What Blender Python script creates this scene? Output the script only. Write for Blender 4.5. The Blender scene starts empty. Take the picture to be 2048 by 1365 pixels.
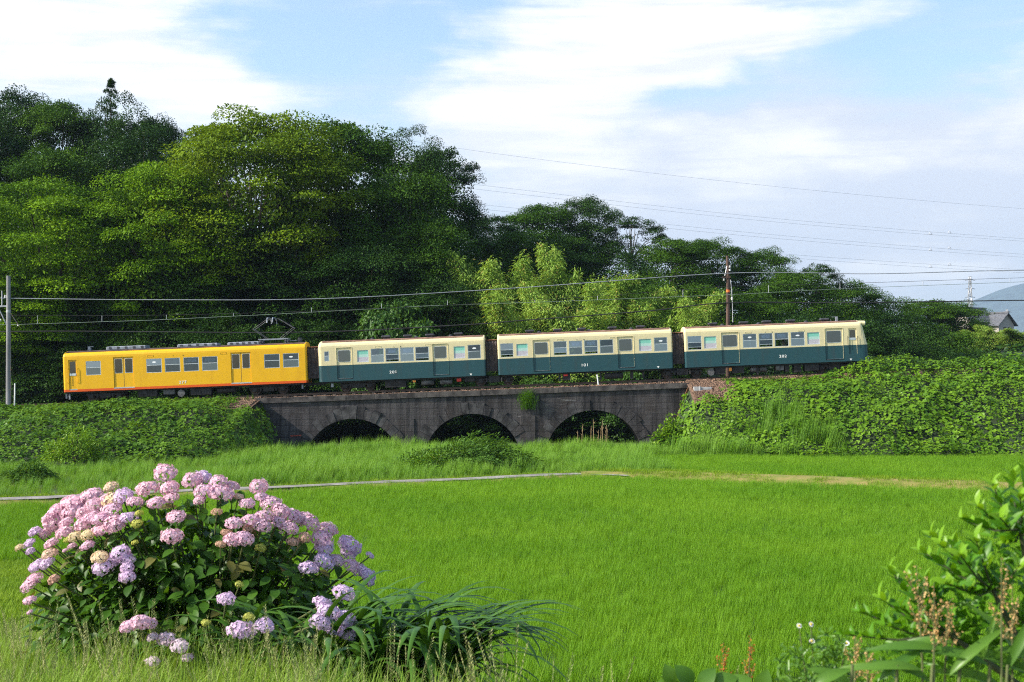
import bpy, math, random
import numpy as np
from mathutils import Vector, Matrix
R = math.radians
random.seed(7)
RNG = np.random.default_rng(11)
scene = bpy.context.scene
COL = scene.collection

# ------------------------------------------------------------------ camera
F = 2844.0          # focal length in photo pixels (50 mm on a 36 mm wide sensor, 2048 px)
CZ = 4.5            # eye height above the rice field
HY = 752.0          # photo row of the horizon


def P(px, py, Y):
    return ((px - 1024.0) / F * Y, Y, CZ - (py - HY) / F * Y)


cam = bpy.data.cameras.new('camera')
cam.sensor_width = 36.0
cam.lens = 36.0 * F / 2048.0
cam.shift_y = (HY - 682.5) / 2048.0
cam.clip_start = 0.1
cam.clip_end = 40000.0
cam.dof.use_dof = True
cam.dof.focus_distance = 40.0
cam.dof.aperture_fstop = 6.3
cam_ob = bpy.data.objects.new('camera', cam)
cam_ob.location = (0, 0, CZ)
cam_ob.rotation_euler = (R(90), 0, 0)
COL.objects.link(cam_ob)
scene.camera = cam_ob

# ------------------------------------------------------------------ exposure
scene.view_settings.view_transform = 'Standard'
scene.view_settings.look = 'None'
scene.view_settings.exposure = 0.68
scene.view_settings.gamma = 1.0
scene.view_settings.use_curve_mapping = False
scene.cycles.use_denoising = False
scene.cycles.filter_width = 1.1
scene.cycles.max_bounces = 8
scene.cycles.diffuse_bounces = 3
scene.cycles.glossy_bounces = 3
scene.cycles.transmission_bounces = 5
scene.cycles.transparent_max_bounces = 10
scene.cycles.volume_bounces = 0
scene.cycles.sample_clamp_indirect = 2.0

# ------------------------------------------------------------------ sun
SUN_DIR = Vector((-0.79, -0.23, 0.57)).normalized()      # from the scene to the sun
sun = bpy.data.lights.new('sun', 'SUN')
sun.energy = 5.0
sun.angle = R(0.6)
sun.color = (1.0, 0.93, 0.82)
sun_ob = bpy.data.objects.new('sun', sun)
sun_ob.location = SUN_DIR * 200
sun_ob.rotation_euler = SUN_DIR.to_track_quat('Z', 'Y').to_euler()
COL.objects.link(sun_ob)


# ------------------------------------------------------------------ node helper
class NT:
    def __init__(self, tree):
        self.t = tree

    def n(self, kind, ins=None, **props):
        nd = self.t.nodes.new(kind)
        for k, v in props.items():
            setattr(nd, k, v)
        for k, v in (ins or {}).items():
            s = nd.inputs[k]
            if isinstance(v, bpy.types.NodeSocket):
                self.t.links.new(v, s)
            else:
                s.default_value = v
        return nd

    def m(self, op, a, b=0.0, c=0.0, clamp=False):
        nd = self.n('ShaderNodeMath', operation=op, use_clamp=clamp)
        for i, v in enumerate((a, b, c)):
            if isinstance(v, bpy.types.NodeSocket):
                self.t.links.new(v, nd.inputs[i])
            else:
                nd.inputs[i].default_value = v
        return nd.outputs[0]

    def mix(self, fac, a, b):
        nd = self.n('ShaderNodeMix', data_type='RGBA')
        for i, v in ((0, fac), (6, a), (7, b)):
            if isinstance(v, bpy.types.NodeSocket):
                self.t.links.new(v, nd.inputs[i])
            else:
                nd.inputs[i].default_value = v if i == 0 else (*v[:3], 1.0)
        return nd.outputs[2]

    def smooth(self, x, lo, hi):
        nd = self.n('ShaderNodeMapRange', {'Value': x, 'From Min': lo, 'From Max': hi}, interpolation_type='SMOOTHSTEP')
        return nd.outputs[0]


# ------------------------------------------------------------------ world: sky and clouds by direction
world = bpy.data.worlds.new('World')
scene.world = world
world.use_nodes = True
wt = world.node_tree
wt.nodes.clear()
N = NT(wt)
sky = N.n('ShaderNodeTexSky', sky_type='NISHITA', sun_disc=False)
sky.sun_elevation = math.asin(SUN_DIR.z)
sky.sun_rotation = math.atan2(SUN_DIR.x, SUN_DIR.y)
sky.air_density = 1.0
sky.dust_density = 2.0
sky.ozone_density = 1.0
geo = N.n('ShaderNodeTexCoord')
sep = N.n('ShaderNodeSeparateXYZ', {0: geo.outputs['Generated']})
az0 = N.m('ARCTAN2', sep.outputs[0], sep.outputs[1])
el0 = N.m('ARCSINE', sep.outputs[2])
vec = N.n('ShaderNodeCombineXYZ', {0: N.m('MULTIPLY', az0, 1.0), 1: N.m('MULTIPLY', el0, 2.4)}).outputs[0]
w1 = N.n('ShaderNodeTexNoise', {'Vector': vec, 'Scale': 9.0, 'Detail': 6.0, 'Roughness': 0.55})
wsep = N.n('ShaderNodeSeparateColor', {0: w1.outputs['Color']})
az = N.m('ADD', az0, N.m('MULTIPLY', N.m('SUBTRACT', wsep.outputs[0], 0.5), 0.10))
el = N.m('ADD', el0, N.m('MULTIPLY', N.m('SUBTRACT', wsep.outputs[1], 0.5), 0.05))
fb = N.n('ShaderNodeTexNoise', {'Vector': vec, 'Scale': 8.0, 'Detail': 10.0, 'Roughness': 0.6, 'Distortion': 0.15}).outputs['Fac']


def blob(px, py, rx, ry, rot, w):
    a = N.m('SUBTRACT', az, (px - 1024) / F)
    e = N.m('SUBTRACT', el, (HY - py) / F)
    c, s = math.cos(R(rot)), math.sin(R(rot))
    u = N.m('ADD', N.m('MULTIPLY', a, c * F / rx), N.m('MULTIPLY', e, s * F / rx))
    v = N.m('SUBTRACT', N.m('MULTIPLY', e, c * F / ry), N.m('MULTIPLY', a, s * F / ry))
    d = N.m('ADD', N.m('MULTIPLY', u, u), N.m('MULTIPLY', v, v))
    return N.m('MULTIPLY', N.m('EXPONENT', N.m('MULTIPLY', d, -1.0)), w)


def total(items):
    s = 0.0
    for it in items:
        b = blob(*it)
        s = b if s == 0.0 else N.m('ADD', s, b)
    return s


white = total([(230, 5, 460, 60, 2, .8), (120, 150, 330, 90, -4, .85), (450, 195, 180, 60, 0, .75), (330, 90, 200, 40, 0, .35), (-150, 300, 300, 150, 0, .5),
               (1330, 50, 470, 90, 7, .95), (1080, 205, 310, 85, 9, .9), (1400, 130, 260, 50, 6, .5), (1230, 300, 330, 90, 4, .38), (1500, 330, 330, 60, 3, .28), (1010, 420, 160, 110, 0, .35), (1000, 290, 150, 45, 0, .4), (1200, 395, 120, 45, 0, .35),
               (1980, 240, 230, 100, 20, .62), (1650, 330, 200, 40, 5, .25), (1850, 560, 380, 60, 4, .80), (2300, 100, 200, 120, 0, .3),
               (690, 120, 200, 105, 0, -.6), (1800, 120, 250, 60, 8, -.4), (1400, 205, 120, 26, 4, -.5)])
veil = total([(1500, 420, 620, 210, -4, .85), (2150, 420, 500, 200, 0, .6), (1700, 260, 500, 60, 4, .25), (300, 420, 700, 200, 0, .5)])
svec = N.n('ShaderNodeMapping', {'Vector': vec, 'Rotation': (0, 0, R(-14)), 'Scale': (.55, 2.2, 1.0)}).outputs[0]
fs = N.n('ShaderNodeTexNoise', {'Vector': svec, 'Scale': 9.0, 'Detail': 9.0, 'Roughness': 0.62, 'Distortion': 0.4}).outputs['Fac']
mixn = N.m('ADD', N.m('MULTIPLY', N.m('SUBTRACT', fb, .5), 1.9), N.m('MULTIPLY', N.m('SUBTRACT', fs, .5), .8))
dens = N.smooth(N.m('ADD', mixn, white), 0.05, 0.95)
vdens = N.m('MULTIPLY', N.smooth(N.m('ADD', N.m('MULTIPLY', N.m('SUBTRACT', fb, .5), .9), N.m('ADD', veil, N.m('MULTIPLY', N.m('SUBTRACT', fs, .5), .7))), -0.05, .75), 0.9)
skycol = N.mix(1.0, sky.outputs[0], (1, 1, 1))
gain = N.n('ShaderNodeVectorMath', {0: sky.outputs[0], 1: (1.15, 1.20, 1.18)}, operation='MULTIPLY').outputs[0]
c1 = N.mix(vdens, gain, (3.9, 4.02, 4.55))
cshade = N.smooth(N.m('ADD', fb, N.m('MULTIPLY', el0, 0.9)), 0.36, 0.72)
ccol = N.mix(cshade, (4.8, 4.8, 4.95), (5.6, 5.55, 5.5))
ccol = N.mix(N.m('MULTIPLY', N.smooth(fs, .55, .35), .5), ccol, (3.7, 3.9, 4.45))
c2 = N.mix(dens, c1, ccol)
bg = N.n('ShaderNodeBackground', {'Color': c2, 'Strength': 0.14})
wo = N.n('ShaderNodeOutputWorld', {'Surface': bg.outputs[0]})


# ------------------------------------------------------------------ materials
def new_mat(name):
    m = bpy.data.materials.new(name)
    m.use_nodes = True
    m.node_tree.nodes.clear()
    return m, NT(m.node_tree)


def out(n, sh, disp=None):
    n.n('ShaderNodeOutputMaterial', {'Surface': sh})


def mat(name, col, rough=0.6, metal=0.0, var=0.25, scale=6.0, bump=0.0, bscale=30.0, col2=None, spec=0.4, streak=False):
    m, n = new_mat(name)
    tc = n.n('ShaderNodeTexCoord').outputs['Object']
    if streak:
        tc2 = n.n('ShaderNodeMapping', {'Vector': tc, 'Scale': (1.0, 1.0, 0.12)}).outputs[0]
    else:
        tc2 = tc
    nz = n.n('ShaderNodeTexNoise', {'Vector': tc2, 'Scale': scale, 'Detail': 6.0, 'Roughness': 0.6}).outputs['Fac']
    f = n.smooth(nz, 0.32, 0.70)
    lo = tuple(c * (1 - var) for c in col)
    hi = col2 if col2 else tuple(min(1, c * (1 + var)) for c in col)
    c = n.mix(f, lo, hi)
    ins = {'Base Color': c, 'Roughness': rough, 'Metallic': metal, 'Specular IOR Level': spec}
    if bump:
        bz = n.n('ShaderNodeTexNoise', {'Vector': tc, 'Scale': bscale, 'Detail': 5.0}).outputs['Fac']
        ins['Normal'] = n.n('ShaderNodeBump', {'Height': bz, 'Strength': bump, 'Distance': 0.02}).outputs[0]
    p = n.n('ShaderNodeBsdfPrincipled', ins)
    out(n, p.outputs[0])
    return m


def leaf_mat(name, c1, c2, trans=0.3, rough=0.5, tcol=None, oscale=0.35, c3=None, spec=0.35, instanced=False):
    """leaf colour by a per-leaf random value, drifting over the plant; light passes through the blade"""
    m, n = new_mat(name)
    if instanced:
        rnd = n.n('ShaderNodeObjectInfo').outputs['Random']
        rnd2 = n.n('ShaderNodeAttribute', attribute_name='rnd').outputs['Fac']
        rnd = n.m('ADD', n.m('MULTIPLY', rnd, .5), n.m('MULTIPLY', rnd2, .5))
        tc = n.n('ShaderNodeNewGeometry').outputs['Position']
    else:
        rnd = n.n('ShaderNodeAttribute', attribute_name='rnd').outputs['Fac']
        tc = n.n('ShaderNodeNewGeometry').outputs['Position']
    nz = n.n('ShaderNodeTexNoise', {'Vector': tc, 'Scale': oscale, 'Detail': 3.0}).outputs['Fac']
    f = n.m('ADD', n.m('MULTIPLY', rnd, 0.6), n.m('MULTIPLY', n.smooth(nz, .3, .7), 0.4))
    c = n.mix(f, c1, c2)
    if c3:
        c = n.mix(n.smooth(rnd, .93, .97), c, c3)
    p = n.n('ShaderNodeBsdfPrincipled', {'Base Color': c, 'Roughness': rough, 'Specular IOR Level': spec})
    tm = n.n('ShaderNodeVectorMath', {0: c, 1: tcol or (1.5, 1.25, 0.5)}, operation='MULTIPLY').outputs[0]
    tr = n.n('ShaderNodeBsdfTranslucent', {'Color': tm})
    mx = n.n('ShaderNodeMixShader', {0: trans, 1: p.outputs[0], 2: tr.outputs[0]})
    out(n, mx.outputs[0])
    return m


# ------------------------------------------------------------------ object helpers
def tag(o, label=None, cat=None, group=None, kind=None):
    if label: o['label'] = label
    if cat: o['category'] = cat
    if group: o['group'] = group
    if kind: o['kind'] = kind
    return o


def link(name, me, mats=None, parent=None):
    o = bpy.data.objects.new(name, me)
    if mats is not None and me is not None and not me.materials:
        for mm in (mats if isinstance(mats, (list, tuple)) else [mats]):
            me.materials.append(mm)
    COL.objects.link(o)
    o.parent = parent
    return o


def empty(name, loc, label=None, cat=None, group=None, rot=(0, 0, 0), scale=(1, 1, 1)):
    o = bpy.data.objects.new(name, None)
    o.empty_display_size = 0.2
    o.location = loc
    o.rotation_euler = rot
    o.scale = scale
    COL.objects.link(o)
    return tag(o, label, cat, group)


class MB:
    """collects polygons for one mesh"""

    def __init__(self):
        self.v = []; self.f = []; self.mi = []

    def add(self, vs, fs, mi=0):
        b = len(self.v)
        self.v += [tuple(p) for p in vs]
        self.f += [tuple(b + i for i in f) for f in fs]
        self.mi += [mi] * len(fs)
        return self

    def quad(self, a, b, c, d, mi=0):
        return self.add([a, b, c, d], [(0, 1, 2, 3)], mi)

    def box(self, x0, x1, y0, y1, z0, z1, mi=0, bev=0.0):
        b = min(bev, (x1 - x0) * .45, (y1 - y0) * .45, (z1 - z0) * .45)
        if b <= 0:
            vs = [(x, y, z) for z in (z0, z1) for y in (y0, y1) for x in (x0, x1)]
            return self.add(vs, [(0, 2, 3, 1), (4, 5, 7, 6), (0, 1, 5, 4), (1, 3, 7, 5), (3, 2, 6, 7), (2, 0, 4, 6)], mi)
        vs = []
        rings = ((z0, b), (z0 + b, 0), (z1 - b, 0), (z1, b))
        for z, i in rings:
            for (x, y) in ((x0 + b + i*0, y0 + i), (x1 - b, y0 + i), (x1 - i, y0 + b), (x1 - i, y1 - b), (x1 - b, y1 - i), (x0 + b, y1 - i), (x0 + i, y1 - b), (x0 + i, y0 + b)):
                vs.append((x, y, z))
        fs = [tuple(range(7, -1, -1)), tuple(range(24, 32))]
        for r in range(3):
            for k in range(8):
                a, c = r * 8 + k, r * 8 + (k + 1) % 8
                fs.append((a, c, c + 8, a + 8))
        return self.add(vs, fs, mi)

    def tube(self, pts, rad, n=6, mi=0, cap=True):
        pts = [Vector(p) for p in pts]
        rs = rad if isinstance(rad, (list, tuple)) else [rad] * len(pts)
        rings = []
        for i, p in enumerate(pts):
            d = (pts[min(i + 1, len(pts) - 1)] - pts[max(i - 1, 0)])
            d = d.normalized() if d.length > 1e-9 else Vector((0, 0, 1))
            up = Vector((0, 0, 1)) if abs(d.z) < .9 else Vector((1, 0, 0))
            s = d.cross(up).normalized(); t = s.cross(d)
            rings.append([p + (s * math.cos(2 * math.pi * k / n) + t * math.sin(2 * math.pi * k / n)) * rs[i] for k in range(n)])
        fs = []
        for i in range(len(pts) - 1):
            for k in range(n):
                a, b = i * n + k, i * n + (k + 1) % n
                fs.append((a, a + n, b + n, b))
        if cap:
            fs.append(tuple(range(n))); fs.append(tuple(range(len(pts) * n - 1, len(pts) * n - n - 1, -1)))
        return self.add([v for r in rings for v in r], fs, mi)

    def cyl(self, a, b, r, n=12, mi=0):
        return self.tube([a, b], r, n, mi)

    def mesh(self, name, smooth=False):
        me = bpy.data.meshes.new(name)
        me.from_pydata(self.v, [], self.f)
        if any(self.mi):
            me.polygons.foreach_set('material_index', self.mi)
        if smooth:
            me.polygons.foreach_set('use_smooth', [True] * len(self.f))
        me.update()
        return me

    def build(self, name, mats, parent=None, smooth=False):
        return link(name, self.mesh(name, smooth), mats, parent)


def np_mesh(name, V, Fc, rnd=None, smooth=False):
    """fast mesh from numpy: V (n,3), Fc (m,k) one face size"""
    me = bpy.data.meshes.new(name)
    n, m, k = len(V), len(Fc), Fc.shape[1]
    me.vertices.add(n); me.loops.add(m * k); me.polygons.add(m)
    me.vertices.foreach_set('co', np.ascontiguousarray(V, dtype=np.float32).ravel())
    me.loops.foreach_set('vertex_index', np.ascontiguousarray(Fc, dtype=np.int32).ravel())
    me.polygons.foreach_set('loop_start', np.arange(0, m * k, k, dtype=np.int32))
    me.polygons.foreach_set('loop_total', np.full(m, k, dtype=np.int32))
    if smooth:
        me.polygons.foreach_set('use_smooth', np.ones(m, dtype=bool))
    me.update(calc_edges=True)
    if rnd is not None:
        at = me.attributes.new('rnd', 'FLOAT', 'POINT')
        at.data.foreach_set('value', np.ascontiguousarray(rnd, dtype=np.float32))
    return me


def unit(a):
    return a / np.maximum(np.linalg.norm(a, axis=-1, keepdims=True), 1e-9)


def leaves(pos, d, nrm, L, W, rnd, fold=0.18, mid=0.45, rng=RNG):
    """one folded rhombic leaf per row, two triangles each; returns V, F, rnd per vertex"""
    d = unit(d)
    s = unit(np.cross(d, nrm)); u = np.cross(s, d)
    L = np.asarray(L)[:, None]; W = np.asarray(W)[:, None]
    base = pos
    tip = pos + d * L - u * L * 0.12
    m1 = pos + d * L * mid + s * W * .5 + u * W * fold
    m2 = pos + d * L * mid - s * W * .5 + u * W * fold
    V = np.stack([base, m1, tip, m2], 1).reshape(-1, 3)
    i = np.arange(len(pos))[:, None] * 4
    Fc = np.concatenate([i + np.array([[0, 1, 2]]), i + np.array([[0, 2, 3]])], 0)
    return V, Fc, np.repeat(rnd, 4)


def blades(base, head, L, W, lean, droop, rnd, nseg=3):
    """grass blades: head = unit xy heading (n,2); lean = start angle from vertical; droop = added angle at tip"""
    n = len(base)
    h3 = np.concatenate([head, np.zeros((n, 1))], 1)
    side = np.stack([-head[:, 1], head[:, 0], np.zeros(n)], 1)
    p = base.copy(); rows = []
    for k in range(nseg + 1):
        t = k / nseg
        w = (W * (1 - t) ** 0.7 * (0.55 + 0.9 * min(t * 3, 0.5)))[:, None] * 0.5
        if k < nseg:
            rows.append(p - side * w); rows.append(p + side * w)
        else:
            rows.append(p)
        a = lean + droop * t * t
        p = p + (h3 * np.sin(a)[:, None] + np.array([0, 0, 1.0]) * np.cos(a)[:, None]) * (L / nseg)[:, None]
    nv = 2 * nseg + 1
    V = np.stack(rows, 1).reshape(-1, 3)
    i = np.arange(n)[:, None] * nv
    tris = []
    for k in range(nseg - 1):
        a = 2 * k
        tris += [[a, a + 1, a + 3], [a, a + 3, a + 2]]
    a = 2 * (nseg - 1)
    tris.append([a, a + 1, a + 2])
    Fc = np.concatenate([i + np.array([t]) for t in tris], 0)
    return V, Fc, np.repeat(rnd, nv)


def merge(parts):
    Vs, Fs, Rs, b = [], [], [], 0
    for V, Fc, r in parts:
        Vs.append(V); Fs.append(Fc + b); Rs.append(r); b += len(V)
    return np.concatenate(Vs), np.concatenate(Fs), np.concatenate(Rs)


def scatter(name, pts, rotz, tilt, scl, protos):
    """one object of kind stuff: copies of proto meshes on points (geometry nodes)"""
    pts = np.asarray(pts, dtype=np.float32)
    me = bpy.data.meshes.new(name)
    me.vertices.add(len(pts))
    me.vertices.foreach_set('co', pts.ravel())
    n = len(pts)
    a = me.attributes.new('scl', 'FLOAT_VECTOR', 'POINT'); a.data.foreach_set('vector', np.ascontiguousarray(scl, dtype=np.float32).ravel())
    rot = np.zeros((n, 3), dtype=np.float32); rot[:, 0] = tilt[0]; rot[:, 1] = tilt[1]; rot[:, 2] = rotz
    a = me.attributes.new('rot', 'FLOAT_VECTOR', 'POINT'); a.data.foreach_set('vector', rot.ravel())
    a = me.attributes.new('pick', 'INT', 'POINT'); a.data.foreach_set('value', RNG.integers(0, len(protos), n).astype(np.int32))
    me.update()
    coll = bpy.data.collections.new(name + '_kinds')
    for i, pm in enumerate(protos):
        coll.objects.link(bpy.data.objects.new('%s_kind_%d' % (name, i), pm))
    g = bpy.data.node_groups.new(name, 'GeometryNodeTree')
    g.interface.new_socket('Geometry', in_out='INPUT', socket_type='NodeSocketGeometry')
    g.interface.new_socket('Geometry', in_out='OUTPUT', socket_type='NodeSocketGeometry')
    gi = g.nodes.new('NodeGroupInput'); go = g.nodes.new('NodeGroupOutput')
    ip = g.nodes.new('GeometryNodeInstanceOnPoints')
    ci = g.nodes.new('GeometryNodeCollectionInfo')
    ci.inputs['Collection'].default_value = coll
    ci.inputs['Separate Children'].default_value = True
    ci.inputs['Reset Children'].default_value = True

    def at(nm, ty):
        q = g.nodes.new('GeometryNodeInputNamedAttribute'); q.data_type = ty; q.inputs['Name'].default_value = nm
        return [o for o in q.outputs if o.enabled and o.name == 'Attribute'][0]
    L = g.links.new
    L(gi.outputs[0], ip.inputs['Points'])
    L(ci.outputs[0], ip.inputs['Instance'])
    ip.inputs['Pick Instance'].default_value = True
    L(at('pick', 'INT'), ip.inputs['Instance Index'])
    L(at('rot', 'FLOAT_VECTOR'), ip.inputs['Rotation'])
    L(at('scl', 'FLOAT_VECTOR'), ip.inputs['Scale'])
    L(ip.outputs[0], go.inputs[0])
    o = bpy.data.objects.new(name, me)
    COL.objects.link(o)
    md = o.modifiers.new('scatter', 'NODES'); md.node_group = g
    o['kind'] = 'stuff'
    return o


def vnoise(x, y, seed=0, oct=3, freq=1.0):
    """smooth value noise in numpy, about -1..1"""
    x = np.asarray(x, float); y = np.asarray(y, float)
    tot = np.zeros(np.broadcast(x, y).shape); amp = 1.0; nrm = 0
    for o in range(oct):
        xx, yy = x * freq, y * freq
        xi, yi = np.floor(xx), np.floor(yy); fx, fy = xx - xi, yy - yi
        fx = fx * fx * (3 - 2 * fx); fy = fy * fy * (3 - 2 * fy)

        def h(a, b):
            v = np.sin(a * 127.1 + b * 311.7 + (seed + o * 17) * 74.7) * 43758.5453
            return (v - np.floor(v)) * 2 - 1
        tot += amp * ((h(xi, yi) * (1 - fx) + h(xi + 1, yi) * fx) * (1 - fy) + (h(xi, yi + 1) * (1 - fx) + h(xi + 1, yi + 1) * fx) * fy)
        nrm += amp; amp *= .5; freq *= 2.03
    return tot / nrm


def sstep(a, b, x):
    t = np.clip((np.asarray(x, float) - a) / (b - a), 0, 1)
    return t * t * (3 - 2 * t)


def grid_mesh(name, xs, ys, zf):
    X, Y = np.meshgrid(xs, ys)
    Z = zf(X, Y)
    V = np.stack([X, Y, Z], -1).reshape(-1, 3)
    nx, ny = len(xs), len(ys)
    i, j = np.meshgrid(np.arange(nx - 1), np.arange(ny - 1))
    a = (j * nx + i).ravel()
    Fc = np.stack([a, a + 1, a + nx + 1, a + nx], 1)
    return np_mesh(name, V, Fc, smooth=True)

# ================================================================== the setting
S_TRAIN = F / 88.95                 # photo px per metre on the near side of the train
SLOPE = 0.0395                      # the line climbs to the right


def body_bottom(px):
    return 785.0 - SLOPE * (px - 128.0)


def rail_z(x):
    """height of the rail top at world x (track centre y = 90)"""
    px = 1024 + np.asarray(x, float) * S_TRAIN
    return CZ - (body_bottom(px) - HY) / S_TRAIN - 0.66


XL, XR = -15.75, 10.95              # ends of the bridge
M = {}
M['soil'] = mat('soil_grass', (0.045, 0.085, 0.014), 0.9, var=.5, scale=.35, col2=(.09, .11, .03))
M['hill'] = mat('hill_soil', (0.02, 0.035, 0.012), 0.95, var=.4, scale=.3)
M['mud'] = mat('paddy_mud', (0.030, 0.050, 0.012), 0.5, var=.4, scale=1.2)
M['levee'] = mat('levee_turf', (0.22, 0.27, 0.03), 0.9, var=.35, scale=1.6, col2=(0.28, 0.21, 0.07), bump=.6, bscale=18)
M['path'] = mat('path_concrete', (0.22, 0.20, 0.19), 0.9, var=.35, scale=1.4, bump=.3, bscale=25)
M['bank'] = mat('bank_soil', (0.065, 0.10, 0.018), 0.95, var=.45, scale=1.4, col2=(.13, .12, .04), bump=.5, bscale=12)
M['ballast'] = mat('ballast_stone', (0.13, 0.075, 0.05), 0.95, var=.5, scale=9, bump=1.0, bscale=14, col2=(0.24, 0.15, 0.10))

# ground to the horizon
o = MB().quad((-20000, -20000, -.03), (20000, -20000, -.03), (20000, 20000, -.03), (-20000, 20000, -.03)).build('ground', M['soil'])
tag(o, kind='structure')

# ---------------- near bank that carries the photographer
def bank_edge(x):
    return np.interp(x, [-40, -9, -6.0, -2.5, 40], [34, 34, 27, 20.2, 20.2])


def bank_z(x, y):
    x = np.asarray(x, float); y = np.asarray(y, float)
    e = bank_edge(x)
    top = np.interp(y, [-60, 0, 6, 9, 12, 14], [2.9, 2.9, 2.62, 2.28, 2.0, 1.72])
    lowp = np.interp(y, [-60, 0, 6, 9, 12, 14, 17, 20.2], [2.9, 2.9, 2.62, 2.2, 1.55, 1.1, .5, 0])
    kx = sstep(-1.6, -.2, x)
    t = np.clip((y - 14) / np.maximum(e - 14, .1), 0, 1)
    prof = np.where(e > 26, (1 - t) ** 1.25, (1 - t) ** 1.1)
    z = np.where(y <= 14, top, 1.72 * prof)
    z = z * (1 - kx) + lowp * kx
    z = z + 0.05 * vnoise(x, y, 3, 3, .7) * (t < 1)
    return np.where(t >= 1, -.06, z)


o = link('near_bank', grid_mesh('near_bank', np.linspace(-42, 42, 169), np.concatenate([np.linspace(-60, 0, 16)[:-1], np.linspace(0, 36, 110)]), bank_z), M['bank'])
tag(o, kind='structure')

# ---------------- rice paddies, levee, path
FAR_X = [-60, -17.4, 2.7, 3.9, 19.3, 60]
FAR_Y = [22.1, 48.6, 61.1, 61.1, 53.6, 33.8]


def far_edge(x):
    return np.interp(x, FAR_X, FAR_Y)


def strip(name, xs, f0, f1, z, m, n=1, kind='structure', bump=0.0):
    V, Fc = [], []
    for x in xs:
        a, b = float(f0(x)), float(f1(x))
        for k in range(n + 1):
            t = k / n
            y = a + (b - a) * t
            V.append((x, y, z + bump * math.sin(math.pi * t) + (0.02 * float(vnoise(x, y, 9, 2, 1.2)) if bump else 0)))
    for i in range(len(xs) - 1):
        for k in range(n):
            a = i * (n + 1) + k
            Fc.append((a, a + n + 1, a + n + 2, a + 1))
    return tag(link(name, np_mesh(name, np.array(V), np.array(Fc)), m), kind=kind)


strip('paddy_floor', np.linspace(-34, 40, 60), lambda x: bank_edge(x) - 1, far_edge, -.004, M['mud'])


def lev_near(x): return far_edge(x) + .02
def lev_far(x): return np.interp(x, [3.0, 6.7, 20.5, 60], [63.0, 64.2, 57.2, 37.0])
strip('levee', np.linspace(3.0, 45, 80), lev_near, lev_far, 0.0, M['levee'], 8, bump=.34)
strip('paddy_floor', np.linspace(7.4, 48, 50), lev_far, lambda x: 77.4, -.015, M['mud'])
def path_near(x): return far_edge(x) + .45 + .15 * np.sin(np.asarray(x) * .9)
def path_far(x): return path_near(x) + np.interp(x, [-40, 2.0, 5.2], [1.35, 1.3, .3])
strip('path', np.linspace(-45, 5.0, 90), path_near, path_far, 0.22, M['path'], 4, bump=.03)

def verge_z(x, y):
    a = far_edge(x) - .1; e = path_far(x) + 1.6
    return -.06 + .26 * np.minimum(sstep(0, .5, y - a), sstep(0, 1.5, e - y)) * sstep(7.5, 4.0, x)
o = link('path_verge', np_mesh('path_verge', np.array([(x, y, float(verge_z(x, y))) for x in np.linspace(-45, 7.5, 120) for y in np.linspace(float(far_edge(x)) - .12, float(path_far(x)) + 1.62, 14)]),
         np.array([(i * 14 + j, (i + 1) * 14 + j, (i + 1) * 14 + j + 1, i * 14 + j + 1) for i in range(119) for j in range(13)])), M['levee'])
tag(o, kind='structure')


# ---------------- railway embankment (two lengths, with the bridge between)
def emb_base(x):
    return np.interp(x, [-60, -24, -17, -14, 9, 11, 16, 60], [66, 70, 73.5, 78.5, 83, 80.5, 77.6, 77])


def emb_z(x, y):
    x = np.asarray(x, float); y = np.asarray(y, float)
    top = rail_z(x) - .32
    b = emb_base(x)
    t = np.clip((y - b) / (88.0 - b), 0, 1)
    f = t * (1.6 - .6 * t)
    back = np.clip((97.5 - y) / 5.0, 0, 1)
    hgt = top * np.minimum(f, back)
    k = np.where(x < 0, np.clip(1 - (x - XL) / 1.6, 0, 1), np.clip(1 - (XR - x) / 1.6, 0, 1))
    k = np.where((y > 87.9), np.where((x > XL) & (x < XR), 0, 1), k)
    return hgt * k - .05


for nm, xa, xb in (('embankment', -60, XL + 1.7), ('embankment', XR - 1.7, 62)):
    o = link(nm, grid_mesh(nm, np.linspace(xa, xb, 110), np.linspace(66, 98, 84), emb_z), M['hill'])
    tag(o, kind='structure')


# ---------------- wooded hill behind the line
def hill_z(x, y):
    x = np.asarray(x, float); y = np.asarray(y, float)
    top = np.interp(x, [-90, -50, -20, 0, 10, 25, 45, 60, 110], [17, 16, 14, 12, 11, 6.5, 3.5, 5, 8])
    r = sstep(96, 142, y)
    edge = np.interp(x, [-90, -16, -13, 9, 12, 90], [2.4, 2.4, -.3, -.3, 2.5, 2.5])
    e2 = edge + (2.6 - edge) * sstep(97, 103, y)
    return e2 + top * r + .5 * vnoise(x, y, 5, 3, .12) * sstep(97, 110, y)


o = link('hillside', grid_mesh('hillside', np.linspace(-95, 130, 120), np.linspace(96.9, 260, 90), hill_z), M['hill'])
tag(o, kind='structure')

# ---------------- far mountain
def mtn_z(x, y):
    px = 1024 + x / 9000. * F
    ridge = np.interp(px, [1700, 1880, 1935, 1990, 2048, 2150, 2300, 2600, 3000], [760, 660, 606, 584, 568, 545, 530, 580, 700])
    h = (HY - ridge) / F * 9000 + CZ
    t = np.clip(1 - np.abs(y - 9000) / 2400., 0, 1)
    return np.maximum(h, 0) * t ** .8 + 24 * vnoise(x, y, 21, 4, .002) * t - 2


M['mountain'] = mat('mountain_wood', (0.035, 0.06, 0.055), 0.95, var=.4, scale=.02)
o = link('mountain', grid_mesh('mountain', np.linspace(2100, 6600, 150), np.linspace(6500, 11500, 60), mtn_z), M['mountain'])
tag(o, kind='structure')

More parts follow.
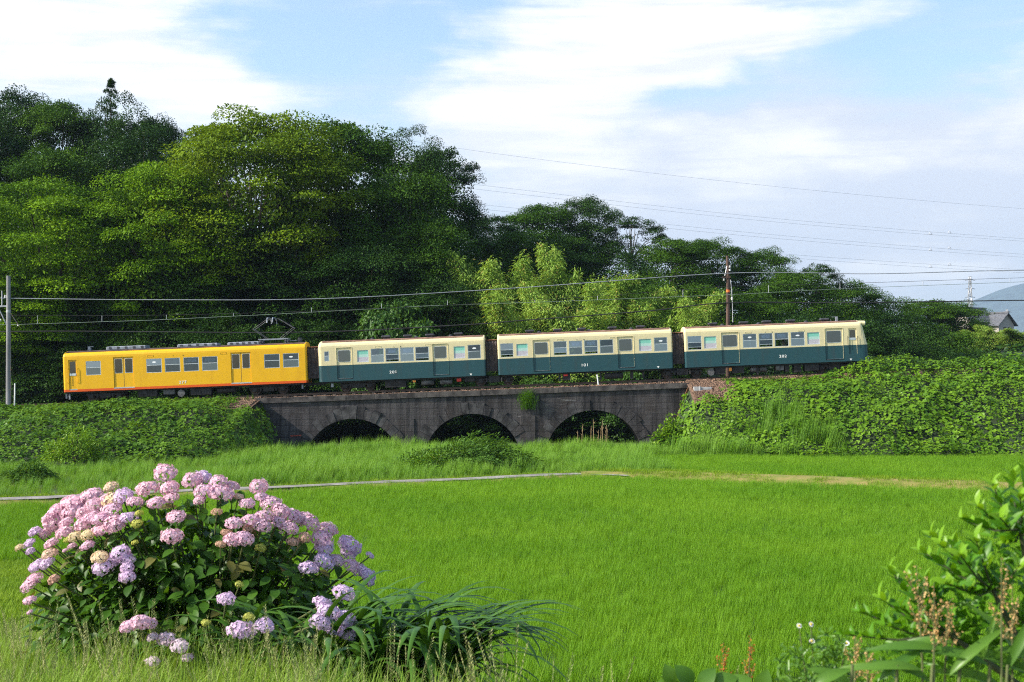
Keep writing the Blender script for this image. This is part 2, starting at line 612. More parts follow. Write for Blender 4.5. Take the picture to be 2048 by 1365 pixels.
# ================================================================== bridge
m, n = new_mat('bridge_stone')
tc = n.n('ShaderNodeTexCoord').outputs['Object']
big = n.n('ShaderNodeTexNoise', {'Vector': tc, 'Scale': .55, 'Detail': 5.0, 'Roughness': .65}).outputs['Fac']
st = n.n('ShaderNodeMapping', {'Vector': tc, 'Scale': (1.6, 1.0, .14)}).outputs[0]
drip = n.n('ShaderNodeTexNoise', {'Vector': st, 'Scale': 1.5, 'Detail': 6.0, 'Roughness': .65}).outputs['Fac']
hz = n.n('ShaderNodeMapping', {'Vector': tc, 'Scale': (.35, 1.0, 3.0)}).outputs[0]
lay = n.n('ShaderNodeTexNoise', {'Vector': hz, 'Scale': 1.6, 'Detail': 7.0, 'Roughness': .7}).outputs['Fac']
c = n.mix(n.smooth(drip, .35, .66), (.022, .021, .023), (.078, .072, .075))
c = n.mix(n.smooth(big, .45, .72), c, (.045, .037, .035))
lime = n.m('MULTIPLY', n.smooth(lay, .58, .70), n.smooth(big, .42, .58))
c = n.mix(n.m('MULTIPLY', lime, .75), c, (.24, .24, .25))
wet = n.m('MULTIPLY', n.smooth(drip, .60, .74), .65)
c = n.mix(wet, c, (.012, .011, .012))
xz = n.n('ShaderNodeSeparateXYZ', {0: tc})
wob = n.n('ShaderNodeTexNoise', {'Vector': tc, 'Scale': 2.0, 'Detail': 3.0}).outputs['Fac']
bv = n.n('ShaderNodeCombineXYZ', {0: xz.outputs[0], 1: n.m('ADD', xz.outputs[2], n.m('MULTIPLY', wob, .10))}).outputs[0]
br = n.n('ShaderNodeTexBrick', {'Vector': bv, 'Scale': 1.0, 'Mortar Size': .022, 'Mortar Smooth': .6, 'Brick Width': 1.15, 'Row Height': .36, 'Color1': (.9, .9, .9, 1), 'Color2': (1.12, 1.12, 1.12, 1), 'Mortar': (.72, .72, .72, 1)})
c = n.n('ShaderNodeVectorMath', {0: c, 1: br.outputs['Color']}, operation='MULTIPLY').outputs[0]
fine = n.m('ADD', n.n('ShaderNodeTexNoise', {'Vector': tc, 'Scale': 14.0, 'Detail': 5.0}).outputs['Fac'], n.m('MULTIPLY', br.outputs['Fac'], -.6))
bp = n.n('ShaderNodeBump', {'Height': n.m('ADD', fine, n.m('MULTIPLY', lay, 1.5)), 'Strength': .55, 'Distance': .04})
p = n.n('ShaderNodeBsdfPrincipled', {'Base Color': c, 'Roughness': .92, 'Specular IOR Level': .2, 'Normal': bp.outputs[0]})
out(n, p.outputs[0])
M['stone'] = m
M['stone2'] = mat('bridge_stone_pale', (.036, .034, .037), .92, var=.5, scale=1.6, bump=.6, bscale=12, col2=(.088, .085, .088), spec=.2)
M['coping'] = mat('coping_stone', (.045, .041, .042), .92, var=.4, scale=1.8, bump=.6, bscale=14, col2=(.10, .09, .085), spec=.2)
M['rust_brick'] = mat('stained_brick', (.26, .13, .07), .9, var=.5, scale=3, bump=.5, bscale=12, spec=.2)

YF, YB = 88.2, 91.8
SB = F / YF


def bx(px): return (px - 1024) / SB
def bz(py): return CZ - (py - HY) / SB


bridge = empty('arch_bridge', (0, 90, 0), 'dark weathered stone railway bridge with three round arches', 'bridge')
def cop_top(x):
    return np.interp(x, [bx(515), bx(1375)], [bz(797), bz(766)])


ARCH = [(bx(706), bz(936), 3.05), (bx(945), bz(926), 3.05), (bx(1188), bz(919), 3.05)]
ZB = -1.0
xs = [XL, XR]
for (ax, az_, ar) in ARCH:
    for k in range(0, 33):
        xs.append(ax - ar * math.cos(math.pi * k / 32))
xs += list(np.linspace(XL, XR, 40))
xs = sorted(set(round(v, 4) for v in xs))


def arch_z(x):
    for (ax, az_, ar) in ARCH:
        if abs(x - ax) < ar - 1e-4:
            return max(ZB, az_ + math.sqrt(ar * ar - (x - ax) ** 2))
    return ZB


b = MB()
for a0, a1 in zip(xs[:-1], xs[1:]):
    if a1 - a0 < 1e-3: continue
    mid = arch_z((a0 + a1) / 2)
    z0, z1 = (arch_z(a0 + 1e-3), arch_z(a1 - 1e-3)) if mid > ZB else (ZB, ZB)
    t0, t1 = float(cop_top(a0)) - .32, float(cop_top(a1)) - .32
    for y, fl in ((YF - 90, 0), (YB - 90, 1)):
        q = [(a0, y, z0), (a1, y, z1), (a1, y, t1), (a0, y, t0)]
        b.quad(*(q if not fl else q[::-1]))
    if mid > ZB:
        b.quad((a0, YF - 90, z0), (a0, YB - 90, z0), (a1, YB - 90, z1), (a1, YF - 90, z1))
b.quad((XL, YF - 90, ZB), (XL, YF - 90, float(cop_top(XL)) - .32), (XL, YB - 90, float(cop_top(XL)) - .32), (XL, YB - 90, ZB))
b.quad((XR, YF - 90, ZB), (XR, YB - 90, ZB), (XR, YB - 90, float(cop_top(XR)) - .32), (XR, YF - 90, float(cop_top(XR)) - .32))
for (ax, az_, ar) in ARCH:                      # jambs below ground line are closed by the soffit
    pass
b.build('spandrel_wall', M['stone'], bridge)
b = MB()
b.add([(XL, YF - 89.95, float(cop_top(XL)) - .12), (XR, YF - 89.95, float(cop_top(XR)) - .12), (XR, YB - 90.05, float(cop_top(XR)) - .12), (XL, YB - 90.05, float(cop_top(XL)) - .12)], [(0, 1, 2, 3)])
b.build('deck', M['ballast'], bridge)
rr = random.Random(5)
for (ax, az_, ar) in ARCH:                      # voussoirs, each a stone of its own, proud of the wall
    nst = 23
    for k in range(nst):
        a0 = math.pi * (k + .02) / nst; a1 = math.pi * (k + .98) / nst
        if az_ + (ar + .7) * math.sin((a0 + a1) / 2) < -.45: continue
        r1 = ar + rr.uniform(.58, .80); pr = rr.uniform(.03, .09)
        vs = []
        for yy in (YF - 90 - pr, YF - 90 + .05):
            for rad, an in ((ar - .004, a0), (ar - .004, a1), (r1, a1), (r1, a0)):
                vs.append((ax - rad * math.cos(an), yy, az_ + rad * math.sin(an)))
        MB().add(vs, [(0, 1, 2, 3), (7, 6, 5, 4), (0, 4, 5, 1), (1, 5, 6, 2), (2, 6, 7, 3), (3, 7, 4, 0)]).build('arch_stone', M['stone2'] if rr.random() < .45 else M['stone'], bridge)
x = XL - .15                                     # coping blocks
while x < XR + .1:
    w = rr.uniform(1.5, 2.1); x1 = min(x + w, XR + .12)
    pr = rr.uniform(.10, .13); dz = rr.uniform(-.012, .012)
    for y0, y1 in ((YF - 90 - pr, YF - 90 + .45), (YB - 90 - .45, YB - 90 + pr)):
        za, zb = float(cop_top(x)) + dz, float(cop_top(x1)) + dz
        vs = [(x + .008, y0, za - .32), (x1 - .008, y0, zb - .32), (x1 - .008, y1, zb - .32), (x + .008, y1, za - .32),
              (x + .008, y0 + .02, za), (x1 - .008, y0 + .02, zb), (x1 - .008, y1, zb), (x + .008, y1, za)]
        MB().add(vs, [(3, 2, 1, 0), (4, 5, 6, 7), (0, 1, 5, 4), (1, 2, 6, 5), (2, 3, 7, 6), (3, 0, 4, 7)]).build('coping_stone', M['coping'], bridge)
    x = x1
# drain recesses between the arches: dark upright slots framed by the wall
for pxa, pxb, pya in ((811, 829, 838), (1040, 1071, 832)):
    MB().box(bx(pxa), bx(pxb), YF - 90 - .06, YF - 90 + .02, ZB, bz(pya), bev=.02).build('pier_strip', M['stone'], bridge)
# stained slanting end of the wall on the right, curved wing wall on the left
b = MB()
prof = [(1378, 768), (1369, 790), (1358, 822), (1346, 858), (1336, 890)]
for (p0, p1) in zip(prof[:-1], prof[1:]):
    for _ in (0,):
        x0, z0 = bx(p0[0]), bz(p0[1]); x1, z1 = bx(p1[0]), bz(p1[1])
        b.add([(x0, -1.98, z0), (x0 + .26, -1.9, z0), (x1 + .26, -1.9, z1), (x1, -1.98, z1), (x0, -1.7, z0), (x0 + .26, -1.7, z0), (x1 + .26, -1.7, z1), (x1, -1.7, z1)],
              [(0, 3, 2, 1), (0, 4, 7, 3), (1, 2, 6, 5), (0, 1, 5, 4)])
b.build('wing_wall', M['rust_brick'], bridge)['label'] = 'rust stained slanting edge of the abutment'
b = MB()
seg = []
for k in range(9):
    an = math.pi / 2 * k / 8
    seg.append((XL + .1 - 1.5 * math.sin(an) * .5, YF - 90 + .0 - 1.5 * (1 - math.cos(an))))
for (p0, p1) in zip(seg[:-1], seg[1:]):
    h0 = float(cop_top(XL)) - .25 - (YF - 90 - p0[1]) * 1.1; h1 = float(cop_top(XL)) - .25 - (YF - 90 - p1[1]) * 1.1
    b.quad((p0[0], p0[1], ZB), (p0[0], p0[1], h0), (p1[0], p1[1], h1), (p1[0], p1[1], ZB))
    b.quad((p0[0], p0[1], h0), (p0[0] - .35, p0[1] + .1, h0), (p1[0] - .35, p1[1] + .1, h1), (p1[0], p1[1], h1))
b.build('wing_wall', M['stone'], bridge)
# red painted level mark on the left abutment
M['red_mark'] = mat('red_paint', (.33, .05, .025), .8, var=.5, scale=5)
b = MB()
for k in range(5):
    x0 = bx(581 + k * 5.4)
    b.box(x0, x0 + .15, YF - 90 - .012, YF - 90 - .006, bz(873.5 - .3 * k), bz(871.2 - .3 * k))
b.build('level_mark', M['red_mark'], bridge)

# ================================================================== track
M['rail'] = mat('rail_steel', (.10, .065, .05), .5, .6, var=.4, scale=20)
M['sleeper'] = mat('sleeper_wood', (.075, .06, .05), .9, var=.4, scale=9, bump=.5)
TILT = -math.atan(SLOPE)
track = empty('railway_track', (0, 90, float(rail_z(0))), 'narrow gauge railway track on ballast running under the train', 'railway track', rot=(0, TILT, 0))
for s in (-.40, .40):
    b = MB()
    b.box(-60, 60, s - .03, s + .03, -.035, 0); b.box(-60, 60, s - .009, s + .009, -.11, -.035); b.box(-60, 60, s - .055, s + .055, -.125, -.11)
    b.build('rail', M['rail'], track)
slm = MB().box(-.10, .10, -.75, .75, -.26, -.125, bev=.015).mesh('sleeper')
slm.materials.append(M['sleeper'])
for k in range(-56, 57):
    o = link('sleeper', slm, None, track); o.location = (k * .62 + rr.uniform(-.02, .02), rr.uniform(-.02, .02), 0); o.rotation_euler = (0, 0, rr.uniform(-.02, .02))


def bal_z(x, y):
    d = np.abs(y - 90)
    return rail_z(x) - .17 - .28 * np.clip((d - 1.15) / .8, 0, 1) + .025 * vnoise(x, y, 31, 3, 4.0) - np.where((np.asarray(x) > XL) & (np.asarray(x) < XR), .10, 0)


for xa, xb, wd in ((-60, XL - .1, 2.1), (XL - .1, XR + .1, 1.28), (XR + .1, 62, 2.1)):
    o = link('ballast', grid_mesh('ballast', np.linspace(xa, xb, int((xb - xa) * 6)), np.linspace(90 - wd, 90 + wd, 28), bal_z), M['ballast'])
    tag(o, kind='structure')
# loose stones on the ballast shoulder
sv = []
for _ in range(4):
    b = MB(); rr2 = random.Random(_)
    vs = [Vector((rr2.uniform(.7, 1) * x, rr2.uniform(.7, 1) * y, rr2.uniform(.7, 1) * z)) * .05 for x in (-1, 1) for y in (-1, 1) for z in (-.8, .8)]
    b.add(vs, [(0, 1, 3, 2), (4, 6, 7, 5), (0, 4, 5, 1), (2, 3, 7, 6), (0, 2, 6, 4), (1, 5, 7, 3)])
    me = b.mesh('gravel'); me.materials.append(M['ballast']); sv.append(me)
for xa, xb in ((XL - 1.7, XL + .15), (XR - .15, XR + 2.7)):
    o = link('ballast', grid_mesh('ballast', np.linspace(xa, xb, 26), np.linspace(84.6, 88.15, 36), lambda x, y: emb_z(np.clip(x, None, XL) if xb < 0 else np.clip(x, XR, None), np.minimum(y, 87.85)) + .05 + .03 * vnoise(x, y, 33, 3, 5.0)), M['ballast'])
    tag(o, kind='structure')
nS = 9000
x = RNG.uniform(-31, 24, nS); y = 90 - RNG.uniform(.3, 2.15, nS)
inb = (x > XL) & (x < XR)
y = np.where(inb, 90 - RNG.uniform(.3, 1.25, nS), y)
k = np.arange(nS) % 4 == 0
xe = np.where(RNG.uniform(0, 1, nS) < .4, RNG.uniform(XL - 1.6, XL, nS), RNG.uniform(XR, XR + 2.6, nS)); ye = RNG.uniform(84.8, 88.1, nS)
x = np.where(k, xe, x); y = np.where(k, ye, y)
pts = np.stack([x, y, np.where(k, emb_z(x, np.minimum(y, 87.85)) + .08, bal_z(x, y) + .01)], 1)
o = scatter('gravel', pts, RNG.uniform(0, 6.28, nS), (RNG.uniform(0, 6, nS), RNG.uniform(0, 6, nS)), RNG.uniform(.6, 1.5, (nS, 1)) * np.ones((1, 3)), sv)
tag(o, 'loose brown ballast stones beside the rails', 'gravel')

# concrete cable troughs at the bridge ends
M['concrete'] = mat('pale_concrete', (.34, .34, .35), .85, var=.2, scale=4, bump=.3)
for (pa, pb, ya, yb, lab) in ((478, 504, 809, 821, 'small grey concrete block beside the left end of the bridge'), (1388, 1424, 774, 788, 'pale concrete block beside the right end of the bridge')):
    Yc = 86.2
    s = F / Yc
    x0, x1 = (pa - 1024) / s, (pb - 1024) / s
    z0, z1 = CZ - (yb - HY) / s, CZ - (ya - HY) / s
    e = empty('concrete_block', ((x0 + x1) / 2, Yc, z0), lab, 'concrete block')
    w = (x1 - x0) / 2; h = z1 - z0
    MB().box(-w, -w * .35, -.02, .38, 0, h, bev=.02).build('slab', M['concrete'], e)
    MB().box(-w * .33, w, 0, .36, .01, h - .02, bev=.02).build('slab', M['concrete'], e)
    MB().box(-w * .40, -w * .28, -.05, .02, -.02, h + .03, bev=.01).build('post', M['concrete'], e)

# ================================================================== train
def paint(name, col, dirt=(.10, .08, .06), amt=.35, rough=.42):
    m, n = new_mat(name)
    tc = n.n('ShaderNodeTexCoord').outputs['Object']
    mp = n.n('ShaderNodeMapping', {'Vector': tc, 'Scale': (1.4, 1.0, .35)}).outputs[0]
    a = n.n('ShaderNodeTexNoise', {'Vector': mp, 'Scale': 1.3, 'Detail': 7.0, 'Roughness': .65}).outputs['Fac']
    b_ = n.n('ShaderNodeTexNoise', {'Vector': tc, 'Scale': 5.0, 'Detail': 4.0}).outputs['Fac']
    f = n.m('MULTIPLY', n.smooth(a, .48, .78), amt)
    c = n.mix(f, col, dirt)
    c = n.mix(n.m('MULTIPLY', n.smooth(b_, .4, .7), .12), c, tuple(v * .7 for v in col))
    bp = n.n('ShaderNodeBump', {'Height': a, 'Strength': .12, 'Distance': .02})
    p = n.n('ShaderNodeBsdfPrincipled', {'Base Color': c, 'Roughness': rough, 'Specular IOR Level': .4, 'Normal': bp.outputs[0]})
    out(n, p.outputs[0])
    return m


def glass_mat(name, tint, refl=.28):
    m, n = new_mat(name)
    tr = n.n('ShaderNodeBsdfTransparent', {'Color': (*tint, 1)})
    gl = n.n('ShaderNodeBsdfGlossy', {'Color': (.9, .95, 1, 1), 'Roughness': .04})
    fr = n.n('ShaderNodeFresnel', {'IOR': 1.5})
    f = n.m('ADD', n.m('MULTIPLY', fr.outputs[0], 1.2), refl - .04, clamp=True)
    mx = n.n('ShaderNodeMixShader', {0: f, 1: tr.outputs[0], 2: gl.outputs[0]})
    out(n, mx.outputs[0])
    return m


M['yellow'] = paint('yellow_paint', (.74, .405, .002), (.50, .24, .005), .32)
M['orange'] = paint('orange_paint', (.66, .09, .004), (.3, .05, .01), .3)
M['cream'] = paint('cream_paint', (.67, .58, .345), (.44, .36, .20), .3)
M['teal'] = paint('teal_paint', (.015, .062, .076), (.030, .050, .053), .75)
M['roof_rust'] = mat('rusty_roof', (.20, .10, .07), .8, var=.4, scale=2, col2=(.30, .17, .12))
M['roof_dark'] = mat('dark_roof', (.10, .06, .05), .8, var=.4, scale=2)
M['alu'] = mat('window_aluminium', (.62, .65, .68), .35, .6, var=.1, scale=8)
M['glass'] = glass_mat('window_glass', (.42, .50, .60), .13)
M['glass_door'] = glass_mat('door_glass', (.24, .29, .36), .12)
GLS = ['glass', 'glass_blue', 'glass_dark']
M['glass_blue'] = glass_mat('window_glass_blue', (.36, .44, .58), .24)
M['glass_dark'] = glass_mat('window_glass_dark', (.30, .36, .42), .07)
M['rubber'] = mat('rubber_seal', (.03, .03, .032), .8, var=.2)
M['under'] = mat('underframe_black', (.022, .021, .022), .8, var=.5, scale=4)
M['under2'] = mat('underframe_grey', (.09, .09, .095), .7, var=.5, scale=4)
M['wheel'] = mat('wheel_steel', (.07, .05, .045), .6, .5, var=.4, scale=8)
M['grey'] = mat('equipment_grey', (.22, .24, .28), .6, var=.25, scale=5)
M['dkgrey'] = mat('ventilator_grey', (.045, .048, .058), .7, var=.3, scale=5)
M['bellows'] = mat('gangway_bellows', (.055, .042, .042), .9, var=.4, scale=5)
M['bellows_top'] = mat('rusty_gangway_hood', (.26, .11, .07), .9, var=.5, scale=5)
M['whitepaint'] = mat('white_lettering', (.82, .82, .80), .6, var=.05)
M['paper'] = mat('notice_paper', (.80, .82, .84), .7, var=.06, scale=9)
M['inner'] = mat('saloon_lining', (.30, .33, .33), .7, var=.1)
M['seat'] = mat('seat_cloth', (.03, .07, .12), .9, var=.2)
M['red_tag'] = mat('red_plate', (.5, .03, .02), .6, var=.2)
M['amber'] = mat('amber_lamp', (.7, .25, .04), .4, var=.2)
# poster film in the windows: green sky fading into a pale lower part with a few dark specks of print
m, n = new_mat('window_poster')
tc = n.n('ShaderNodeTexCoord').outputs['Generated']
sp = n.n('ShaderNodeSeparateXYZ', {0: tc})
nz = n.n('ShaderNodeTexNoise', {'Vector': n.n('ShaderNodeMapping', {'Vector': tc, 'Scale': (1.5, 1, 9)}).outputs[0], 'Scale': 2.0, 'Detail': 3.0}).outputs['Fac']
zz = n.m('ADD', sp.outputs[2], n.m('MULTIPLY', n.m('SUBTRACT', nz, .5), .10))
c = n.mix(n.smooth(zz, .38, .46), (.48, .46, .52), (.40, .60, .54))
c = n.mix(n.smooth(zz, .60, .72), c, (.20, .52, .42))
sk = n.n('ShaderNodeTexNoise', {'Vector': n.n('ShaderNodeMapping', {'Vector': tc, 'Scale': (14, 1, 30)}).outputs[0], 'Scale': 1.0, 'Detail': 2.0}).outputs['Fac']
spk = n.m('MULTIPLY', n.smooth(sk, .60, .66), n.m('MULTIPLY', n.smooth(sp.outputs[2], .42, .38), n.smooth(sp.outputs[2], .05, .10)))
c = n.mix(n.m('MULTIPLY', spk, .7), c, (.28, .06, .12))
p = n.n('ShaderNodeBsdfPrincipled', {'Base Color': c, 'Roughness': .25})
out(n, p.outputs[0])
M['poster'] = m

HW = 1.05                      # half width of the cars
Z0 = 0.66                      # lower body edge above the rail


def text_mesh(s, size):
    cu = bpy.data.curves.new('lettering', 'FONT')
    cu.body = s; cu.size = size; cu.align_x = 'CENTER'; cu.align_y = 'CENTER'; cu.extrude = .004; cu.offset = .003
    cu.space_character = 1.15
    ob = bpy.data.objects.new('lettering_tmp', cu)
    COL.objects.link(ob)
    dg = bpy.context.evaluated_depsgraph_get()
    me = bpy.data.meshes.new_from_object(ob.evaluated_get(dg))
    bpy.data.objects.remove(ob); bpy.data.curves.remove(cu)
    return me


def round_rect(x0, x1, z0, z1, r, n=4):
    pts = []
    for cx, cz, a0 in ((x1 - r, z1 - r, 0), (x0 + r, z1 - r, 90), (x0 + r, z0 + r, 180), (x1 - r, z0 + r, 270)):
        for k in range(n + 1):
            a = R(a0 + 90 * k / n)
            pts.append((cx + r * math.cos(a), cz + r * math.sin(a)))
    return pts


def frame_ring(b, outer, inner, y0, y1, mi=0, zsplit=None):
    """ring between two loops (x,z), from depth y0 (front) back to y1"""
    n = len(outer)
    vs = [(x, y0, z) for x, z in outer] + [(x, y0, z) for x, z in inner] + [(x, y1, z) for x, z in inner] + [(x, y1, z) for x, z in outer]
    fs = []
    for k in range(n):
        j = (k + 1) % n
        fs += [(k, n + k, n + j, j), (n + k, 2 * n + k, 2 * n + j, n + j), (3 * n + k, k, j, 3 * n + j)]
    if zsplit is None:
        b.add(vs, fs, mi)
    else:
        base = len(b.v); b.v += vs
        for f in fs:
            b.f.append(tuple(base + i for i in f)); b.mi.append(1 if max(vs[i][2] for i in f) > zsplit + .01 else 0)


def split_loop(pts, z):
    """insert points where a loop crosses height z"""
    res = []
    for (a, b_) in zip(pts, pts[1:] + pts[:1]):
        res.append(a)
        if (a[1] - z) * (b_[1] - z) < 0:
            t = (z - a[1]) / (b_[1] - a[1]); res.append((a[0] + (b_[0] - a[0]) * t, z))
    return res


PROFILE = [(1.05, 2.10), (1.045, 2.22), (1.00, 2.33), (.92, 2.405), (.80, 2.455)]    # shoulder, heights above Z0
ROOF = [(.80, 2.455), (.60, 2.52), (.3, 2.565), (0, 2.58)]


NOTICE = {369.9, 407.0, 773.9, 803.4, 1140.8, 1171.6, 1520.5, 1552.3}      # windows with a white notice inside


def build_car(name, label, px0, px1, low_mat, up_mat, split, openings, number, num_px, num_py, roof_mat, nose=None, lround=.10, rround=.10):
    L = (px1 - px0) / S_TRAIN
    x0 = (px0 - 1024) / S_TRAIN
    car = empty('train_car', (x0, 90, float(rail_z(x0))), label, 'train car', 'cars of the passing train', rot=(0, TILT, 0))
    u = lambda px: (px - px0) / S_TRAIN
    off = nose or (lambda z: 0.0)
    # ---- side walls with real openings
    body = MB()
    cuts = []
    for kind, a, c_, zb, zt in openings:
        cuts.append((u(a), u(c_), zb, zt))
    ul, ur = lround, L - rround
    xs = sorted(set([ul, ur] + [v for q in cuts for v in q[:2]]))
    zs = sorted(set([0, split, PROFILE[0][1]] + [v for q in cuts for v in q[2:]]))
    TH = .07
    for s in (-1, 1):
        for a0, a1 in zip(xs[:-1], xs[1:]):
            for b0, b1 in zip(zs[:-1], zs[1:]):
                mx, mz = (a0 + a1) / 2, (b0 + b1) / 2
                if any(q[0] < mx < q[1] and q[2] < mz < q[3] for q in cuts): continue
                q = [(a0, s * HW, Z0 + b0), (a1, s * HW, Z0 + b0), (a1, s * HW, Z0 + b1), (a0, s * HW, Z0 + b1)]
                body.quad(*(q if s < 0 else q[::-1]), mi=0 if mz < split else 1)
        for q in cuts:                               # reveals
            for (pa, pb) in (((q[0], q[2]), (q[1], q[2])), ((q[1], q[2]), (q[1], q[3])), ((q[1], q[3]), (q[0], q[3])), ((q[0], q[3]), (q[0], q[2]))):
                body.quad((pa[0], s * HW, Z0 + pa[1]), (pb[0], s * HW, Z0 + pb[1]), (pb[0], s * (HW - TH), Z0 + pb[1]), (pa[0], s * (HW - TH), Z0 + pa[1]), mi=0 if max(pa[1], pb[1]) <= split else 1)
    # shoulders
    for s in (-1, 1):
        for (ya, za), (yb, zb) in zip(PROFILE[:-1], PROFILE[1:]):
            q = [(ul, s * ya, Z0 + za), (ur, s * ya, Z0 + za), (ur, s * yb, Z0 + zb), (ul, s * yb, Z0 + zb)]
            body.quad(*(q if s < 0 else q[::-1]), mi=1)
    # rounded corners and end walls
    half = [(HW, 0.0), (HW, split), (HW, split)] + PROFILE + ROOF[1:]
    for end, ue, sg in ((0, ul, -1), (1, ur, 1)):
        rad = lround if end == 0 else rround
        rings = []
        for k in range(6):
            a = math.pi / 2 * k / 5
            inset = rad * (1 - math.cos(a)); fwd = rad * math.sin(a)
            ring = []
            for (y, z) in half:
                yy = max(0, y - inset) if y > 0 else 0
                zz = z - (inset * .6 if z > 2.2 else 0)
                ex = (off(z) * math.sin(a) if end == 1 else 0)
                ring.append((ue + sg * (fwd + ex), yy, Z0 + zz))
            rings.append(ring)
        for s in (-1, 1):
            for r0, r1 in zip(rings[:-1], rings[1:]):
                for k in range(len(half) - 1):
                    if k == 1: continue
                    q = [r0[k], r1[k], r1[k + 1], r0[k + 1]]
                    q = [(x, s * y, z) for x, y, z in q]
                    body.quad(*q, mi=0 if k == 0 else 1)
            ring = rings[-1]
            for k in range(len(half) - 1):
                if k == 1: continue
                q = [ring[k], ring[k + 1], (ring[k + 1][0], 0, ring[k + 1][2]), (ring[k][0], 0, ring[k][2])]
                body.quad(*[(x, s * y, z) for x, y, z in q], mi=0 if k == 0 else 1)
    body.build('body', [low_mat, up_mat], car)
    # ---- roof
    b = MB()
    prof = [(-y, z) for y, z in ROOF] + [(y, z) for y, z in ROOF[::-1][1:]]
    for (ya, za), (yb, zb) in zip(prof[:-1], prof[1:]):
        b.quad((ul, ya, Z0 + za), (ur, ya, Z0 + za), (ur, yb, Z0 + zb), (ul, yb, Z0 + zb))
    roof = b.build('roof', roof_mat, car)
    for s in (-1, 1):                                # rain gutter
        MB().box(ul + .08, ur - .08, s * .80 - .022, s * .80 + .022, Z0 + 2.45, Z0 + 2.485).build('gutter', roof_mat, roof)
    # ---- floor, lining and seats inside
    MB().box(.12, L - .12, -1.03, 1.03, Z0 + .05, Z0 + .18).build('floor_pan', M['inner'], car)
    b = MB(); b.box(.14, .17, -1.0, 1.0, Z0 + .18, Z0 + 2.3); b.box(L - .17, L - .14, -1.0, 1.0, Z0 + .18, Z0 + 2.3)
    b.build('bulkhead', M['inner'], car)
    last = .4
    for (kind, a, c_, zb, zt) in sorted(openings, key=lambda q: q[1]):
        if kind in ('door', 'pair'):
            if u(a) - last > .8:
                for s in (-1, 1):
                    MB().box(last + .15, u(a) - .15, s * .75 - .22, s * .75 + .22, Z0 + .35, Z0 + .62, bev=.04).build('seat', M['seat'], car)
            last = u(c_)
    # ---- openings: windows and doors
    for i, (kind, a, c_, zb, zt) in enumerate(openings):
        a0, a1 = u(a), u(c_)
        for s in (-1, 1):
            near = s < 0
            yo = s * (HW - .012); yi = s * (HW - .045)
            if kind in ('win', 'win_open', 'win_notice', 'win_low', 'win_seal'):
                b = MB()
                frame_ring(b, round_rect(a0 + .001, a1 - .001, Z0 + zb + .001, Z0 + zt - .001, .012, 1), round_rect(a0 + .035, a1 - .035, Z0 + zb + .03, Z0 + zt - .03, .012, 1), yo, yi)
                zm = Z0 + zb + (zt - zb) * .53
                b.box(a0 + .03, a1 - .03, min(yo, yi), max(yo, yi), zm - .014, zm + .02)
                low = Z0 + zb + .03
                if kind in ('win_open',):
                    low = Z0 + zb + (zt - zb) * .22
                    b.box(a0 + .03, a1 - .03, min(yo, yi) + .01, max(yo, yi), low - .03, low + .012)
                if kind in ('win_low',):
                    low = zm
                w = b.build('window', M['alu'], car)
                yp = s * (HW - .032)
                ty = s * .011
                pb = MB().quad((a0 + .03, yp + ty, zm), (a1 - .03, yp + ty, zm), (a1 - .03, yp - ty, Z0 + zt - .03), (a0 + .03, yp - ty, Z0 + zt - .03))
                pb.build('pane', M[GLS[(i * 7 + int(a)) % 3]], w)
                if low < zm - .01:
                    MB().quad((a0 + .03, yp + s * .015, low), (a1 - .03, yp + s * .015, low), (a1 - .03, yp - s * .004, zm), (a0 + .03, yp - s * .004, zm)).build('pane', M[GLS[(i * 5 + int(a) + 1) % 3]], w)
                if near and a in NOTICE:
                    nb = MB().box(a0 + .17, a1 - .17, yp + .012, yp + .016, Z0 + zt - .32, Z0 + zt - .09)
                    nb.build('notice', M['paper'], w)
                if near and kind == 'win_seal':
                    cx, cz = (a0 + a1) / 2, Z0 + zt - .22
                    nb = MB(); nb.add([(cx + .12 * math.cos(2 * math.pi * k / 16), yp - .004, cz + .05 * math.sin(2 * math.pi * k / 16)) for k in range(16)], [tuple(range(16))])
                    nb.build('sticker', M['paper'], w)
            elif kind == 'poster':
                rd = .05
                b = MB(); frame_ring(b, round_rect(a0 + .001, a1 - .001, Z0 + zb + .001, Z0 + zt - .001, .004, 3), round_rect(a0 + .03, a1 - .03, Z0 + zb + .03, Z0 + zt - .03, rd, 3), yo, yi)
                w = b.build('window', M['alu'], car)
                rp = [(x, s * (HW - .035), z) for x, z in round_rect(a0 + .025, a1 - .025, Z0 + zb + .025, Z0 + zt - .025, rd, 3)]
                MB().add(rp, [tuple(range(len(rp)))]).build('pane', M['poster'] if near else M['glass'], w)
            elif kind == 'door':                     # single sliding door with a round cornered window
                wz0, wz1 = zb + 1.00, zt - .13
                xa, xb = a0 + .07, a1 - .07
                b = MB()
                yd = s * (HW - .04)
                outer = [(a0 + .002, Z0 + zb), (a1 - .002, Z0 + zb), (a1 - .002, Z0 + zt - .002), (a0 + .002, Z0 + zt - .002)]
                rect = lambda p0, p1, q0, q1, mi: b.quad((p0, yd, q0), (p1, yd, q0), (p1, yd, q1), (p0, yd, q1), mi)
                rect(outer[0][0], outer[1][0], Z0 + zb, Z0 + split - .003, 0)
                if wz0 > split: rect(outer[0][0], outer[1][0], Z0 + split - .003, Z0 + wz0, 1)
                rect(outer[0][0], xa, Z0 + wz0, Z0 + wz1, 1); rect(xb, outer[1][0], Z0 + wz0, Z0 + wz1, 1)
                rect(outer[0][0], outer[1][0], Z0 + wz1, Z0 + zt - .002, 1)
                b.box(a0, a1, min(yd, s * (HW + .012)), max(yd, s * (HW + .012)), Z0 + zb - .03, Z0 + zb, 0)
                d = b.build('door', [low_mat, up_mat], car)
